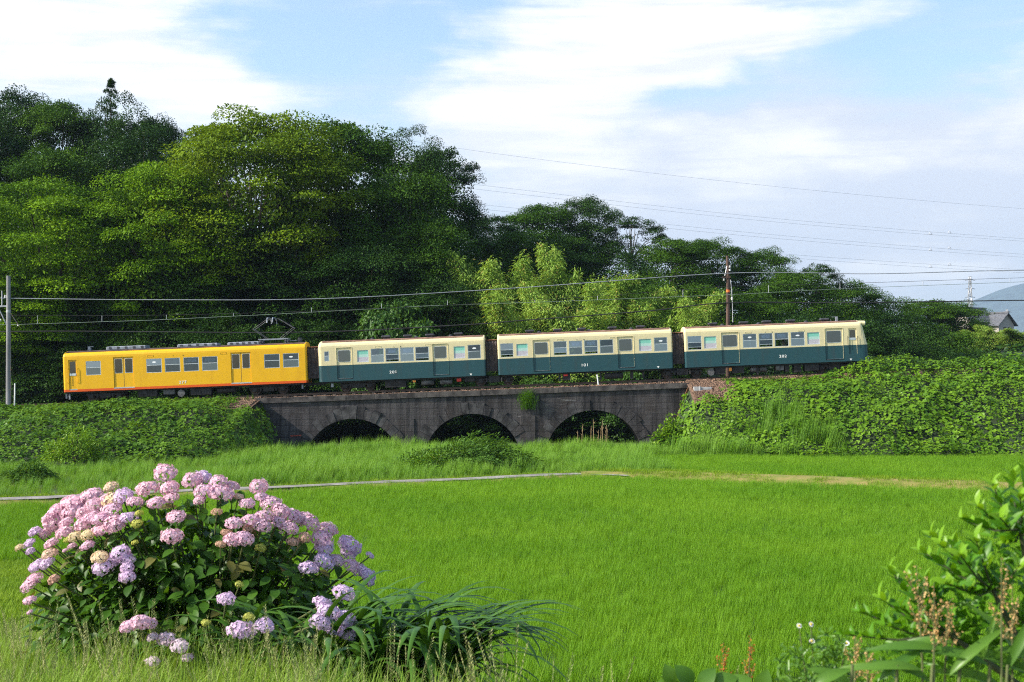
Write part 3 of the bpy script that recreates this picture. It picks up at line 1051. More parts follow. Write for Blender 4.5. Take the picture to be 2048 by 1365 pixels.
                b = MB(); frame_ring(b, round_rect(xa - .001, xb + .001, Z0 + wz0 - .001, Z0 + wz1 + .001, .002, 3), round_rect(xa + .03, xb - .03, Z0 + wz0 + .03, Z0 + wz1 - .03, .09, 3), s * (HW - .034), s * (HW - .05))
                b.build('window_frame', up_mat, d)
                b = MB(); frame_ring(b, round_rect(xa + .022, xb - .022, Z0 + wz0 + .022, Z0 + wz1 - .022, .09, 3), round_rect(xa + .042, xb - .042, Z0 + wz0 + .042, Z0 + wz1 - .042, .08, 3), s * (HW - .03), s * (HW - .05))
                b.build('window_seal', M['alu'], d)
                rp = [(x, s * (HW - .044 - .02 * ((z - Z0 - wz0) / (wz1 - wz0) - .5)), z) for x, z in round_rect(xa + .03, xb - .03, Z0 + wz0 + .03, Z0 + wz1 - .03, .09, 3)]
                MB().add(rp, [tuple(range(len(rp)))]).build('pane', M['glass_door'], d)
                b = MB(); frame_ring(b, split_loop(round_rect(a0 - .03, a1 + .03, Z0 + zb - .03, Z0 + zt + .03, .05, 3), Z0 + split), split_loop(round_rect(a0, a1, Z0 + zb, Z0 + zt, .03, 3), Z0 + split), s * (HW + .012), s * (HW - .001), zsplit=Z0 + split)
                b.build('door_frame', [low_mat, up_mat], d)
            elif kind == 'pair':                     # double leaf door
                mid = (a0 + a1) / 2
                wz0, wz1 = zb + .92, zt - .10
                for xa, xb in ((a0 + .003, mid - .012), (mid + .012, a1 - .003)):
                    yd = s * (HW - .045)
                    b = MB()
                    for (p0, p1, q0, q1) in ((xa, xb, zb, wz0), (xa, xa + .07, wz0, wz1), (xb - .07, xb, wz0, wz1), (xa, xb, wz1, zt - .002)):
                        b.quad((p0, yd, Z0 + q0), (p1, yd, Z0 + q0), (p1, yd, Z0 + q1), (p0, yd, Z0 + q1), 0)
                    d = b.build('door', up_mat, car)
                    b = MB(); frame_ring(b, round_rect(xa + .068, xb - .068, Z0 + wz0 - .002, Z0 + wz1 + .002, .003, 3), round_rect(xa + .085, xb - .085, Z0 + wz0 + .015, Z0 + wz1 - .015, .06, 3), s * (HW - .038), s * (HW - .06))
                    b.build('window_frame', M['alu'], d)
                    yp = s * (HW - .05)
                    MB().quad((xa + .07, yp, Z0 + wz0), (xb - .07, yp, Z0 + wz0), (xb - .07, yp, Z0 + wz1), (xa + .07, yp, Z0 + wz1)).build('pane', M['glass_door'], d)
                MB().box(mid - .012, mid + .012, s * (HW - .05) - .006, s * (HW - .05) + .006, Z0 + zb, Z0 + zt).build('door_seal', M['rubber'], car)
                MB().box(a0 - .02, a1 + .02, min(s * (HW - .04), s * (HW + .012)), max(s * (HW - .04), s * (HW + .012)), Z0 + zb - .03, Z0 + zb, 0).build('door_sill', M['alu'], car)
            elif kind == 'cab':                      # narrow crew door
                yd = s * (HW - .04)
                wz0, wz1 = zb + (.93 if split < .5 else .90), zt - .10
                b = MB()
                def rect2(p0, p1, q0, q1, mi): b.quad((p0, yd, Z0 + q0), (p1, yd, Z0 + q0), (p1, yd, Z0 + q1), (p0, yd, Z0 + q1), mi)
                if zb < split: rect2(a0 + .002, a1 - .002, zb, split, 0)
                rect2(a0 + .002, a1 - .002, max(zb, split), wz0, 1)
                rect2(a0 + .002, a0 + .07, wz0, wz1, 1); rect2(a1 - .07, a1 - .002, wz0, wz1, 1); rect2(a0 + .002, a1 - .002, wz1, zt - .002, 1)
                d = b.build('crew_door', [low_mat, up_mat], car)
                yp = s * (HW - .05)
                MB().quad((a0 + .06, yp, Z0 + wz0), (a1 - .06, yp, Z0 + wz0), (a1 - .06, yp, Z0 + wz1), (a0 + .06, yp, Z0 + wz1)).build('pane', M['glass'], d)
                MB().box(a0 + .05, a1 - .05, min(yd, s * (HW - .02)), max(yd, s * (HW - .02)), Z0 + wz0 - .02, Z0 + wz0 + .12).build('window_sash', M['alu'], d)
                for xh in (a0 - .07, a1 + .05):
                    MB().tube([(xh, s * (HW + .01), Z0 + zb + .45), (xh, s * (HW + .05), Z0 + zb + .5), (xh, s * (HW + .05), Z0 + zt - .55), (xh, s * (HW + .01), Z0 + zt - .5)], .014, 6).build('handrail', up_mat if split < .5 else M['rubber'], d)
    # ---- lettering and small marks on the near side
    o = link('number', text_mesh(number, .235), M['whitepaint'], car)
    o.location = (u(num_px), -HW - .006, Z0 + (body_bottom(num_px) - num_py) / S_TRAIN); o.rotation_euler = (R(90), 0, 0); o.scale = (1.25, 1, 1)
    if number != '277':
        for xm in (L - .95 if number != '202' else u(1703),):
            MB().add([(xm - .08, -HW - .004, Z0 + .16), (xm + .08, -HW - .004, Z0 + .16), (xm, -HW - .004, Z0 + .04)], [(2, 1, 0)]).build('marking', M['whitepaint'], car)
    for f_ in (.36, .66):                            # small louvre frames above the windows
        b = MB(); xm = L * f_
        frame_ring(b, [(xm - .2, Z0 + 2.10), (xm + .2, Z0 + 2.10), (xm + .2, Z0 + 2.0), (xm - .2, Z0 + 2.0)][::-1], [(xm - .18, Z0 + 2.085), (xm + .18, Z0 + 2.085), (xm + .18, Z0 + 2.015), (xm - .18, Z0 + 2.015)][::-1], -HW - .012, -HW)
        b.build('louvre', up_mat, car)
    for f_ in (.455, .495):
        b = MB(); xm = L * f_; r_ = .03 if f_ > .47 else .02
        b.tube([(xm, -HW + .01, Z0 + 2.02), (xm, -HW - .012, Z0 + 2.02)], r_, 8)
        b.build('lamp', M['rubber'], car)
    # ---- underframe
    MB().box(.15, L - .15, -.9, .9, Z0 - .10, Z0 + .04).build('underframe', M['under'], car)
    car['L'] = L
    return car, u, L


def bogie(car, uc, half=.87):
    b = MB()
    for s in (-1, 1):
        b.box(uc - half - .35, uc + half + .35, s * .66 - .05, s * .66 + .05, .36, .50, bev=.02)
        b.box(uc - .35, uc + .35, s * .68 - .08, s * .68 + .08, .20, .60, bev=.03)
        for k in (-1, 1):
            b.box(uc + k * half - .14, uc + k * half + .14, s * .70 - .07, s * .70 + .07, .20, .46, bev=.02)
            b.cyl((uc + k * half * .55, s * .70, .25), (uc + k * half * .55, s * .70, .5), .07, 8)
    b.box(uc - .3, uc + .3, -.66, .66, .40, .58)
    bg_ = b.build('bogie', M['under'], car)
    for k in (-1, 1):
        for s in (-1, 1):
            w = MB()
            xc = uc + k * half
            w.cyl((xc, s * .36, .33), (xc, s * .46, .33), .33, 20)
            w.cyl((xc, s * .46, .33), (xc, s * .49, .33), .24, 16)
            w.build('wheel', M['wheel'], bg_)
    return bg_


def gear(car, items):
    """equipment hung under the floor: (kind, u0, u1, depth, material)"""
    for kind, a, c_, dz, mt in items:
        if kind == 'box':
            b = MB().box(a, c_, -.88, -.25, Z0 - .10 - dz, Z0 - .10, bev=.02)
            for k in range(1, max(2, int((c_ - a) / .3))):
                xk = a + (c_ - a) * k / max(2, int((c_ - a) / .3))
                b.box(xk - .01, xk + .01, -.895, -.88, Z0 - .08 - dz, Z0 - .12)
            b.build('equipment_box', M[mt], car)
        elif kind == 'tank':
            b = MB().tube([(a, -.6, Z0 - .12 - dz / 2), (a + .05, -.6, Z0 - .12 - dz / 2), (c_ - .05, -.6, Z0 - .12 - dz / 2), (c_, -.6, Z0 - .12 - dz / 2)], [dz * .3, dz / 2, dz / 2, dz * .3], 12)
            b.build('air_tank', M[mt], car, smooth=True)
        elif kind == 'drum':
            xc = (a + c_) / 2; r_ = (c_ - a) / 2
            MB().tube([(xc, -.95, Z0 - .12 - r_), (xc, -.75, Z0 - .12 - r_)], r_, 16).build('blower', M[mt], car)
        elif kind == 'leg':
            MB().box(a, c_, -.85, -.72, Z0 - .12 - dz, Z0 - .10, bev=.01).build('bracket', M[mt], car)
        elif kind == 'plate':
            MB().box(a, c_, -.93, -.90, Z0 - .10 - dz, Z0 - .12 + .0).build('plate', M[mt], car)


def bellows(car, ua, ub):
    b = MB()
    k = 9
    prof = [(.62, .25), (.62, 2.0), (.5, 2.14), (-.5, 2.14), (-.62, 2.0), (-.62, .25)]
    rings = []
    for i in range(k):
        t = i / (k - 1); g = .06 if i % 2 else 0
        rings.append([(ua + (ub - ua) * t, y + (g if y > 0 else -g), Z0 + z + (g if z > 1 else 0)) for y, z in prof])
    vs = [p for r_ in rings for p in r_]
    fs = []; n_ = len(prof)
    for i in range(k - 1):
        for j in range(n_ - 1):
            fs.append((i * n_ + j, i * n_ + j + 1, (i + 1) * n_ + j + 1, (i + 1) * n_ + j))
    b.add(vs, fs)
    g_ = b.build('gangway_bellows', M['bellows'], car)
    MB().box(ua + .05, ub - .05, -.6, .6, Z0 + 2.20, Z0 + 2.25, bev=.01).build('hood', M['bellows_top'], g_)
    MB().box(ua - .25, ub + .25, -.12, .12, Z0 - .18, Z0 - .02).build('coupler', M['under'], car)


def vents(car, u, items, z=2.56):
    for a, c_, big in items:
        xc = (u(a) + u(c_)) / 2
        b = MB()
        if big:
            b.box(xc - .17, xc + .17, -.17, .17, Z0 + z - .04, Z0 + z + .09)
            b.box(xc - .28, xc + .28, -.28, .28, Z0 + z + .09, Z0 + z + .22, bev=.035)
        else:
            b.tube([(xc, 0, Z0 + z - .03), (xc, 0, Z0 + z + .07), (xc, 0, Z0 + z + .12)], [.13, .13, .06], 12)
        b.build('roof_ventilator', M['dkgrey'], car)


W_, WO, WN, WL, WS = 'win', 'win_open', 'win_notice', 'win_low', 'win_seal'
# ---------------- yellow car 277
ops = [('cab', 139.8, 156.0, .10, 2.0), (W_, 174.4, 204.4, 1.0, 1.88), ('pair', 229.5, 270.0, .14, 2.06),
       (WS, 295.5, 326.4, 1.0, 1.88), (W_, 332.4, 363.3, 1.0, 1.88), (WN, 369.9, 400.7, 1.0, 1.88), (WN, 407.0, 438.2, 1.0, 1.88),
       ('pair', 464.5, 504.7, .14, 2.06), (W_, 531.2, 562.6, 1.0, 1.88), (WS, 569.0, 600.8, 1.0, 1.88)]
car, u, L = build_car('277', 'bright yellow railcar with an orange stripe and a raised pantograph', 128, 616, M['orange'], M['yellow'], .15, ops, '277', 367, 765, M['roof_dark'], lround=.14)
bogie(car, 2.5); bogie(car, L - 2.5)
gear(car, [('box', 4.6, 5.8, .38, 'under'), ('box', 6.2, 6.9, .3, 'under2'), ('drum', 7.1, 7.55, .4, 'under2'), ('box', 7.9, 9.2, .4, 'under'), ('tank', 9.5, 10.7, .32, 'under'), ('leg', .25, .35, .35, 'grey'), ('leg', .05, .15, .30, 'grey'), ('leg', L - .4, L - .3, .25, 'grey')])
for a, c_, h in ((212, 292, .20), (355, 436, .17), (456, 520, .17)):
    b = MB().box(u(a), u(c_), -.55, .55, Z0 + 2.52, Z0 + 2.56 + h, bev=.05)
    bb = b.build('air_conditioner', M['grey'], car)
    for k in range(5):
        xk = u(a) + .25 + k * (u(c_) - u(a) - .5) / 4
        MB().box(xk - .08, xk + .08, -.565, -.545, Z0 + 2.60, Z0 + 2.53 + h).build('grille', M['dkgrey'], bb)
MB().add([(u(172), -.3, Z0 + 2.5), (u(178), -.3, Z0 + 2.5), (u(178), -.3, Z0 + 2.78), (u(183), -.3, Z0 + 2.78), (u(183), -.3, Z0 + 2.83), (u(173), -.3, Z0 + 2.83),
          (u(172), -.1, Z0 + 2.5), (u(178), -.1, Z0 + 2.5), (u(178), -.1, Z0 + 2.78), (u(183), -.1, Z0 + 2.78), (u(183), -.1, Z0 + 2.83), (u(173), -.1, Z0 + 2.83)],
         [(0, 1, 2, 3, 4, 5), (11, 10, 9, 8, 7, 6), (0, 6, 7, 1), (1, 7, 8, 2), (2, 8, 9, 3), (3, 9, 10, 4), (4, 10, 11, 5), (5, 11, 6, 0)]).build('aerial', M['grey'], car)
bellows(car, L - .02, L + .80)
# pantograph: a diamond of tubes on an insulated base
zt_ = Z0 + 2.58
ucn = u(548)
b = MB()
for s in (-.5, .5):
    b.box(ucn - .95, ucn + .95, s - .03, s + .03, zt_ + .22, zt_ + .28)
for x_ in (-.9, .9):
    b.box(ucn + x_ - .03, ucn + x_ + .03, -.5, .5, zt_ + .22, zt_ + .28)
pan = b.build('pantograph', M['grey'], car)
pan['label'] = 'raised diamond pantograph on the yellow car roof'
for s in (-.5, .5):
    for x_ in (-.8, .8):
        b = MB().tube([(ucn + x_, s, zt_ - .05), (ucn + x_, s, zt_ + .05), (ucn + x_, s, zt_ + .07), (ucn + x_, s, zt_ + .12), (ucn + x_, s, zt_ + .14), (ucn + x_, s, zt_ + .22)], [.06, .06, .10, .10, .06, .06], 8)
        b.build('insulator', M['dkgrey'], pan)
zapex = zt_ + 1.55
for s in (-.42, .42):
    for k in (-1, 1):
        el_ = (ucn + k * 1.27, s * 1.05, zt_ + .92)
        b = MB().tube([(ucn + k * .42, s, zt_ + .28), el_], .022, 6)
        b.build('lower_arm', M['under2'], pan)
        b = MB().tube([el_, (ucn + k * .30, s * .8, zapex)], .017, 6)
        b.build('upper_arm', M['under2'], pan)
for k in (-1, 1):
    MB().tube([(ucn + k * 1.27, -.45, zt_ + .92), (ucn + k * 1.27, .45, zt_ + .92)], .02, 6).build('cross_tube', M['grey'], pan)
    xh = ucn + k * .17 - .12
    MB().tube([(xh, -.85, zapex - .28), (xh, -.80, zapex - .10), (xh, -.62, zapex + .02), (xh, 0, zapex + .05), (xh, .62, zapex + .02), (xh, .80, zapex - .10), (xh, .85, zapex - .28)], .045, 6).build('collector_horn', M['grey'], pan)
b = MB().box(u(600) - .12, u(600) + .12, -.2, .2, zt_ - .02, zt_ + .28, bev=.03)
b.build('lightning_arrester', M['dkgrey'], car)
MB().tube([(ucn + .9, -.3, zt_ + .2), (ucn + 1.1, -.3, zt_ + .1), (u(600), -.1, zt_ + .12)], .018, 5).build('roof_cable', M['grey'], car)

# ---------------- articulated green and cream cars
DZ = (.17, 2.10); WZ = (1.09, 1.96); PZ = (1.14, 1.90)
ops = [(W_, 651.4, 661.0, 1.28, 1.90), ('door', 675.6, 706.6, *DZ), ('poster', 717, 740, *PZ),
       (W_, 744.7, 771, *WZ), (WO, 773.9, 800.9, *WZ), (WN, 803.4, 830.8, *WZ), (WO, 833.7, 860.9, *WZ),
       ('door', 868, 899, *DZ), ('poster', 910.4, 933.3, *PZ), (WS, 938.6, 964.7, *WZ)]
car, u, L = build_car('201', 'green and cream railcar numbered 201 coupled behind the yellow car', 639, 973.5, M['teal'], M['cream'], 1.01, ops, '201', 788, 744.7, M['roof_rust'], lround=.22)
bogie(car, u(714), .76)
gear(car, [('tank', u(842), u(868), .34, 'under2'), ('tank', u(880), u(905), .34, 'under2'), ('plate', u(914), u(923), .20, 'red_tag'), ('plate', u(826), u(832), .14, 'amber'), ('box', u(770), u(812), .42, 'under'), ('plate', u(662), u(667), .24, 'grey'), ('box', u(930), u(950), .25, 'under')])
vents(car, u, [(741, 750, 0), (765, 782, 1), (809, 826, 1), (830, 838, 0), (854, 870, 1), (900, 908, 0), (912, 928, 1)])
bellows(car, L - .02, L + .79)
ops = [(WO, 1003.6, 1029.6, *WZ), ('poster', 1035.5, 1058.7, *PZ), ('door', 1068.5, 1101.7, *DZ),
       (WO, 1110.1, 1136.6, *WZ), (WN, 1140.8, 1167.6, *WZ), (WO, 1171.6, 1198.6, *WZ), (W_, 1202.6, 1229.6, *WZ),
       ('door', 1237.9, 1270.3, *DZ), ('poster', 1281, 1306, *PZ), (WS, 1311.3, 1338, *WZ)]
car, u, L = build_car('101', 'green and cream middle railcar numbered 101 standing over the bridge', 998, 1348, M['teal'], M['cream'], 1.01, ops, '101', 1171, 730.7, M['roof_rust'])
bogie(car, u(989), .87); bogie(car, u(1367), .90)
gear(car, [('leg', u(1118), u(1122), .42, 'under'), ('box', u(1126), u(1142), .40, 'under'), ('plate', u(1128), u(1136), .13, 'red_tag'), ('box', u(1170), u(1172), .2, 'under'), ('leg', u(1200), u(1204), .45, 'under'), ('tank', u(1210), u(1248), .40, 'under'), ('leg', u(1262), u(1268), .45, 'under'), ('leg', u(1286), u(1290), .40, 'under')])
vents(car, u, [(1055, 1073, 1), (1080, 1086, 0), (1112, 1130, 1), (1160, 1178, 1), (1180, 1187, 0), (1222, 1240, 1), (1266, 1273, 0), (1280, 1297, 1)])
bellows(car, L - .02, L + .80)
ops = [(WO, 1378, 1406, *WZ), ('poster', 1410.8, 1435.8, *PZ), ('door', 1445.2, 1480.5, *DZ),
       (WS, 1488.7, 1516.4, *WZ), (WO, 1520.5, 1548.6, *WZ), (WL, 1552.3, 1580.3, *WZ), (WS, 1584.7, 1612.4, *WZ),
       ('poster', 1617.3, 1642.5, *PZ), ('door', 1652.8, 1688.6, *DZ), ('cab', 1700.3, 1716.3, .45, 2.05)]
nose_f = lambda z: .34 * (1 - max(0, z - 1.0) / 1.5) if z > 1.0 else .34
car, u, L = build_car('202', 'green and cream leading railcar numbered 202 with a cab and headlamp', 1372, 1727, M['teal'], M['cream'], 1.01, ops, '202', 1567.6, 713, M['roof_rust'], nose=nose_f, rround=.14)
bogie(car, u(1672), .82)
gear(car, [('drum', u(1416), u(1430), .4, 'under2'), ('box', u(1432), u(1452), .42, 'under'), ('plate', u(1459), u(1465), .22, 'amber'), ('box', u(1466), u(1490), .38, 'under'), ('tank', u(1503), u(1521), .34, 'under2'), ('tank', u(1521), u(1536), .34, 'under2'), ('leg', u(1515), u(1519), .48, 'under'), ('box', u(1554), u(1570), .30, 'under2'), ('box', u(1572), u(1580), .4, 'under'), ('box', u(1590), u(1604), .48, 'under'), ('box', u(1612), u(1640), .40, 'under'), ('leg', u(1712), u(1715), .42, 'under')])
vents(car, u, [(1425, 1443, 1), (1449, 1458, 0), (1488, 1505, 1), (1524, 1530, 0), (1535, 1551, 1), (1583, 1600, 1), (1619, 1627, 0), (1652, 1668, 1)])
b = MB().box(u(1683), u(1687), -.1, .1, Z0 + 2.55, Z0 + 2.86); b.box(u(1675), u(1687), -.02, .02, Z0 + 2.83, Z0 + 2.86)
b.build('aerial', M['grey'], car)
M['lamp_glass'] = mat('lamp_lens', (.75, .77, .8), .15, var=.05)
for s in (-.62, .62):
    b = MB().tube([(L - .25, s, Z0 + 2.42), (L + .28, s, Z0 + 2.35)], [.11, .165], 12)
    h = b.build('headlamp', M['cream'], car)
    MB().tube([(L + .28, s, Z0 + 2.35), (L + .32, s, Z0 + 2.345)], [.15, .12], 12).build('lens', M['lamp_glass'], h)
MB().box(L - .16, L + .02, -.96, -.80, Z0 + 2.20, Z0 + 2.42, bev=.04).build('marker_lamp', M['cream'], car)
for ya, yb in ((-.84, -.30), (-.24, .24), (.30, .84)):
    x_t, x_b = L + nose_f(1.95) * 1.0 + .008, L + nose_f(1.2) + .008
    w = MB().add([(x_b, ya, Z0 + 1.2), (x_b, yb, Z0 + 1.2), (x_t, yb, Z0 + 1.95), (x_t, ya, Z0 + 1.95), (x_b - .03, ya, Z0 + 1.2), (x_b - .03, yb, Z0 + 1.2), (x_t - .03, yb, Z0 + 1.95), (x_t - .03, ya, Z0 + 1.95)],
             [(0, 1, 2, 3), (0, 4, 5, 1), (1, 5, 6, 2), (2, 6, 7, 3), (3, 7, 4, 0)]).build('windscreen', M['alu'], car)
    MB().quad((x_b + .006, ya + .05, Z0 + 1.25), (x_b + .006, yb - .05, Z0 + 1.25), (x_t + .006, yb - .05, Z0 + 1.90), (x_t + .006, ya + .05, Z0 + 1.90)).build('pane', M['glass_door'], w)
MB().tube([(L + .36, -.75, Z0 + .30), (L + .46, -.75, Z0 + .0), (L + .50, -.75, Z0 - .25)], .03, 6).build('step_rail', M['whitepaint'], car)
b = MB().box(L - .1, L + .40, -.7, .7, Z0 - .35, Z0 - .12, bev=.03)
b.build('pilot', M['under'], car)
b = MB().box(L + .3, L + .62, -.09, .09, Z0 - .14, Z0 + .02, bev=.03)
b.build('coupler', M['under'], car)

# ================================================================== trees
M['bark'] = mat('bark', (.075, .058, .045), .95, var=.4, scale=5, bump=.6)
M['bark2'] = mat('pale_bark', (.15, .13, .11), .95, var=.4, scale=5, bump=.5)
M['culm'] = mat('bamboo_culm', (.20, .22, .07), .6, var=.3, scale=3)
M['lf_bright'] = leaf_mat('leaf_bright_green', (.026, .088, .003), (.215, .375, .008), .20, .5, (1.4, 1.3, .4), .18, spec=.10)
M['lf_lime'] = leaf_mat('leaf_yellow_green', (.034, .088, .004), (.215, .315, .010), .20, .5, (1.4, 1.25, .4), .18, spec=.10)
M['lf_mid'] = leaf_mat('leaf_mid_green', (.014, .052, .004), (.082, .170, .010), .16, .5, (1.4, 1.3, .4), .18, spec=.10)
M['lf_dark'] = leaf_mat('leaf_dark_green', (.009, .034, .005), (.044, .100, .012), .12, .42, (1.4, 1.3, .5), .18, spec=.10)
M['lf_bamboo'] = leaf_mat('leaf_bamboo', (.15, .28, .03), (.38, .53, .11), .30, .5, (1.25, 1.15, .5), .3, c3=(.40, .32, .09), spec=.1)
M['lf_shrub'] = leaf_mat('leaf_shrub', (.030, .095, .012), (.075, .165, .022), .28, .5, None, .3)


def rand_dirs(rng, n, zmin=-1.0):
    z = rng.uniform(zmin, 1, n); a = rng.uniform(0, 2 * np.pi, n)
    r = np.sqrt(1 - z * z)
    return np.stack([r * np.cos(a), r * np.sin(a), z], 1)


def crown_mesh(name, seed, rad, zc, nclump, per, leaf, flat=.45, csize=.24, zmin=-.75, droop=.25, lobes=.18, inner=.10):
    """leaf clumps spread through an uneven ellipsoid; every leaf is a folded blade"""
    rng = np.random.default_rng(seed)
    rad = np.array(rad, float)
    ld = rand_dirs(rng, 9); la = rng.uniform(-lobes, lobes, 9)

    def radius(d):
        s = np.ones(len(d))
        for q, a in zip(ld, la):
            s += a * np.exp(-3.5 * (1 - d @ q))
        return s
    d = rand_dirs(rng, nclump, zmin)
    rr_ = rng.uniform(.52, 1.0, nclump) ** .55
    rr_ = np.where(d[:, 2] > .75, np.minimum(rr_, .93), rr_)
    cen = d * (radius(d) * rr_)[:, None] * rad
    cs = rad.mean() * csize * rng.uniform(.55, 1.25, nclump)
    idx = np.repeat(np.arange(nclump), per)
    n = len(idx)
    q = rand_dirs(rng, n, -.22)
    rs = rng.uniform(.06, 1.0, n) ** .45
    size = cs[idx][:, None]
    pos = cen[idx] + q * rs[:, None] * size * np.array([1.0, 1.0, flat])
    outw = unit(cen[idx] / rad + 1e-6) * np.array([1, 1, .3])
    dirs = unit(q * np.array([1, 1, .35]) + .5 * outw + rng.normal(0, .45, (n, 3))); dirs[:, 2] -= droop
    nrm = unit(np.array([0, 0, .9]) + .9 * q + .35 * outw + rng.normal(0, .20, (n, 3)))
    L = leaf[0] * rng.uniform(.65, 1.3, n); W = leaf[1] * rng.uniform(.9, 1.55, n)
    crnd = rng.uniform(0, 1, nclump)
    rnd = np.clip(.55 * rng.uniform(0, 1, n) + .45 * crnd[idx], 0, 1)
    # leaves inside the crown
    ni = int(n * inner)
    di = rand_dirs(rng, ni); pi_ = di * (rng.uniform(0, .8, ni) ** .5)[:, None] * rad
    pos = np.concatenate([pos, pi_]); dirs = np.concatenate([dirs, rand_dirs(rng, ni)]); nrm = np.concatenate([nrm, rand_dirs(rng, ni)])
    L = np.concatenate([L, leaf[0] * 1.5 * np.ones(ni)]); W = np.concatenate([W, leaf[1] * 1.5 * np.ones(ni)]); rnd = np.concatenate([rnd, rng.uniform(0, .5, ni)])
    pos[:, 2] += zc
    V, Fc, rv = leaves(pos, dirs, nrm, L, W, rnd)
    return np_mesh(name, V, Fc, rv), cen + np.array([0, 0, zc])


def trunk_mesh(name, seed, cen, zc, rbase, nlimb):
    rng = random.Random(seed)
    b = MB()
    hf = zc * .55
    sx, sy = rng.uniform(-.3, .3), rng.uniform(-.3, .3)
    stem = [(0, 0, -1.2), (0, 0, 0), (sx * .5, sy * .5, hf * .5), (sx, sy, hf), (sx * .6, sy * .6, zc), (0, 0, zc * 1.3)]
    b.tube(stem, [rbase * 1.3, rbase * 1.1, rbase * .8, rbase * .7, rbase * .4, rbase * .12], 8)
    order = list(range(len(cen))); rng.shuffle(order)
    for i in order[:nlimb]:
        c = Vector(cen[i]); t = rng.uniform(.5, 1.0)
        s = Vector((sx * t, sy * t, hf * (.8 + .5 * t)))
        mid = s.lerp(c, .5) + Vector((rng.uniform(-.3, .3), rng.uniform(-.3, .3), rng.uniform(.1, .6)))
        b.tube([s, s.lerp(mid, .5), mid, c], [rbase * .38, rbase * .28, rbase * .2, rbase * .05], 5, cap=False)
    return b.mesh(name)


PROTO = {}


def proto(kind, seed, rad, zc, nclump, per, leaf, mt, bark, rb=.3, nl=12, **kw):
    cm, cen = crown_mesh('crown', seed, rad, zc, nclump, per, leaf, **kw)
    cm.materials.append(M[mt])
    tm = trunk_mesh('trunk', seed, cen, zc, rb, nl)
    tm.materials.append(M[bark])
    PROTO.setdefault(kind, []).append((cm, tm, 2 * rad[0], zc + rad[2] * 1.02))


for sd in (1, 2):
    proto('broad', sd, (6.5, 6.0, 6.6), 7.4, 165, 400, (.185, .115), 'lf_bright', 'bark', .34, 16, flat=.46, csize=.25, zmin=-.9)
for sd in (4, 5):
    proto('lime', sd, (6.5, 6.0, 6.2), 8.4, 185, 360, (.175, .105), 'lf_lime', 'bark', .36, 18, flat=.40, csize=.25, zmin=-.8)
for sd in (6, 7, 8):
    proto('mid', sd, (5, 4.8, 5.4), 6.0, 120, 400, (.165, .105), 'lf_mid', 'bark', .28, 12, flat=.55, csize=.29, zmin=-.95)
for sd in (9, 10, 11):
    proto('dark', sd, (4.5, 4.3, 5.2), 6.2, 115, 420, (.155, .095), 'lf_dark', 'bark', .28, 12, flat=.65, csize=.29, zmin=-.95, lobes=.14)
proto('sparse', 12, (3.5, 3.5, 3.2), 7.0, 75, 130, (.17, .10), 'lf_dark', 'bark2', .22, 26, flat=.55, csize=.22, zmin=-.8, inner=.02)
for sd in (13, 14):
    proto('shrub', sd, (2.6, 2.4, 2.3), 2.0, 80, 110, (.20, .12), 'lf_shrub', 'bark', .10, 14, flat=.5, csize=.28, zmin=-.9)


def conifer(seed):
    """open conifer: tufts of needles on short branches, narrowing to a spire"""
    rng = np.random.default_rng(seed)
    nc = 64
    t = np.sort(rng.uniform(0, 1, nc)); ac = np.arange(nc) * 2.4 + rng.normal(0, .3, nc)
    rc_ = (1 - t) ** 1.0 * 4.6 * rng.uniform(.25, 1.0, nc)
    cen = np.stack([rc_ * np.cos(ac), rc_ * np.sin(ac), 2.5 + 10.4 * t - .1 * rc_], 1)
    sz = (.20 + .9 * (1 - t)) * rng.uniform(.6, 1.2, nc)
    per = 110
    idx = np.repeat(np.arange(nc), per); n = len(idx)
    q = rand_dirs(rng, n, -.6)
    pos = cen[idx] + q * (rng.uniform(.1, 1, n) ** .5 * sz[idx])[:, None] * np.array([1.1, 1.1, .55])
    d = q + np.array([0, 0, .5]) + rng.normal(0, .4, (n, 3))
    nrm = unit(np.array([0, 0, 1.0]) + .6 * q + rng.normal(0, .3, (n, 3)))
    V, Fc, rv = leaves(pos, d, nrm, .24 * rng.uniform(.7, 1.2, n), .07 * np.ones(n), rng.uniform(0, 1, n))
    cm = np_mesh('crown', V, Fc, rv); cm.materials.append(M['lf_dark'])
    b = MB().tube([(0, 0, -1), (0, 0, 5), (0, 0, 13.1)], [.25, .18, .02], 7)
    for c in cen:
        b.tube([(0, 0, c[2] + .1), tuple(c)], [.045, .012], 4, cap=False)
    tm = b.mesh('trunk'); tm.materials.append(M['bark'])
    PROTO.setdefault('conifer', []).append((cm, tm, 4.6, 13.2))


conifer(21)


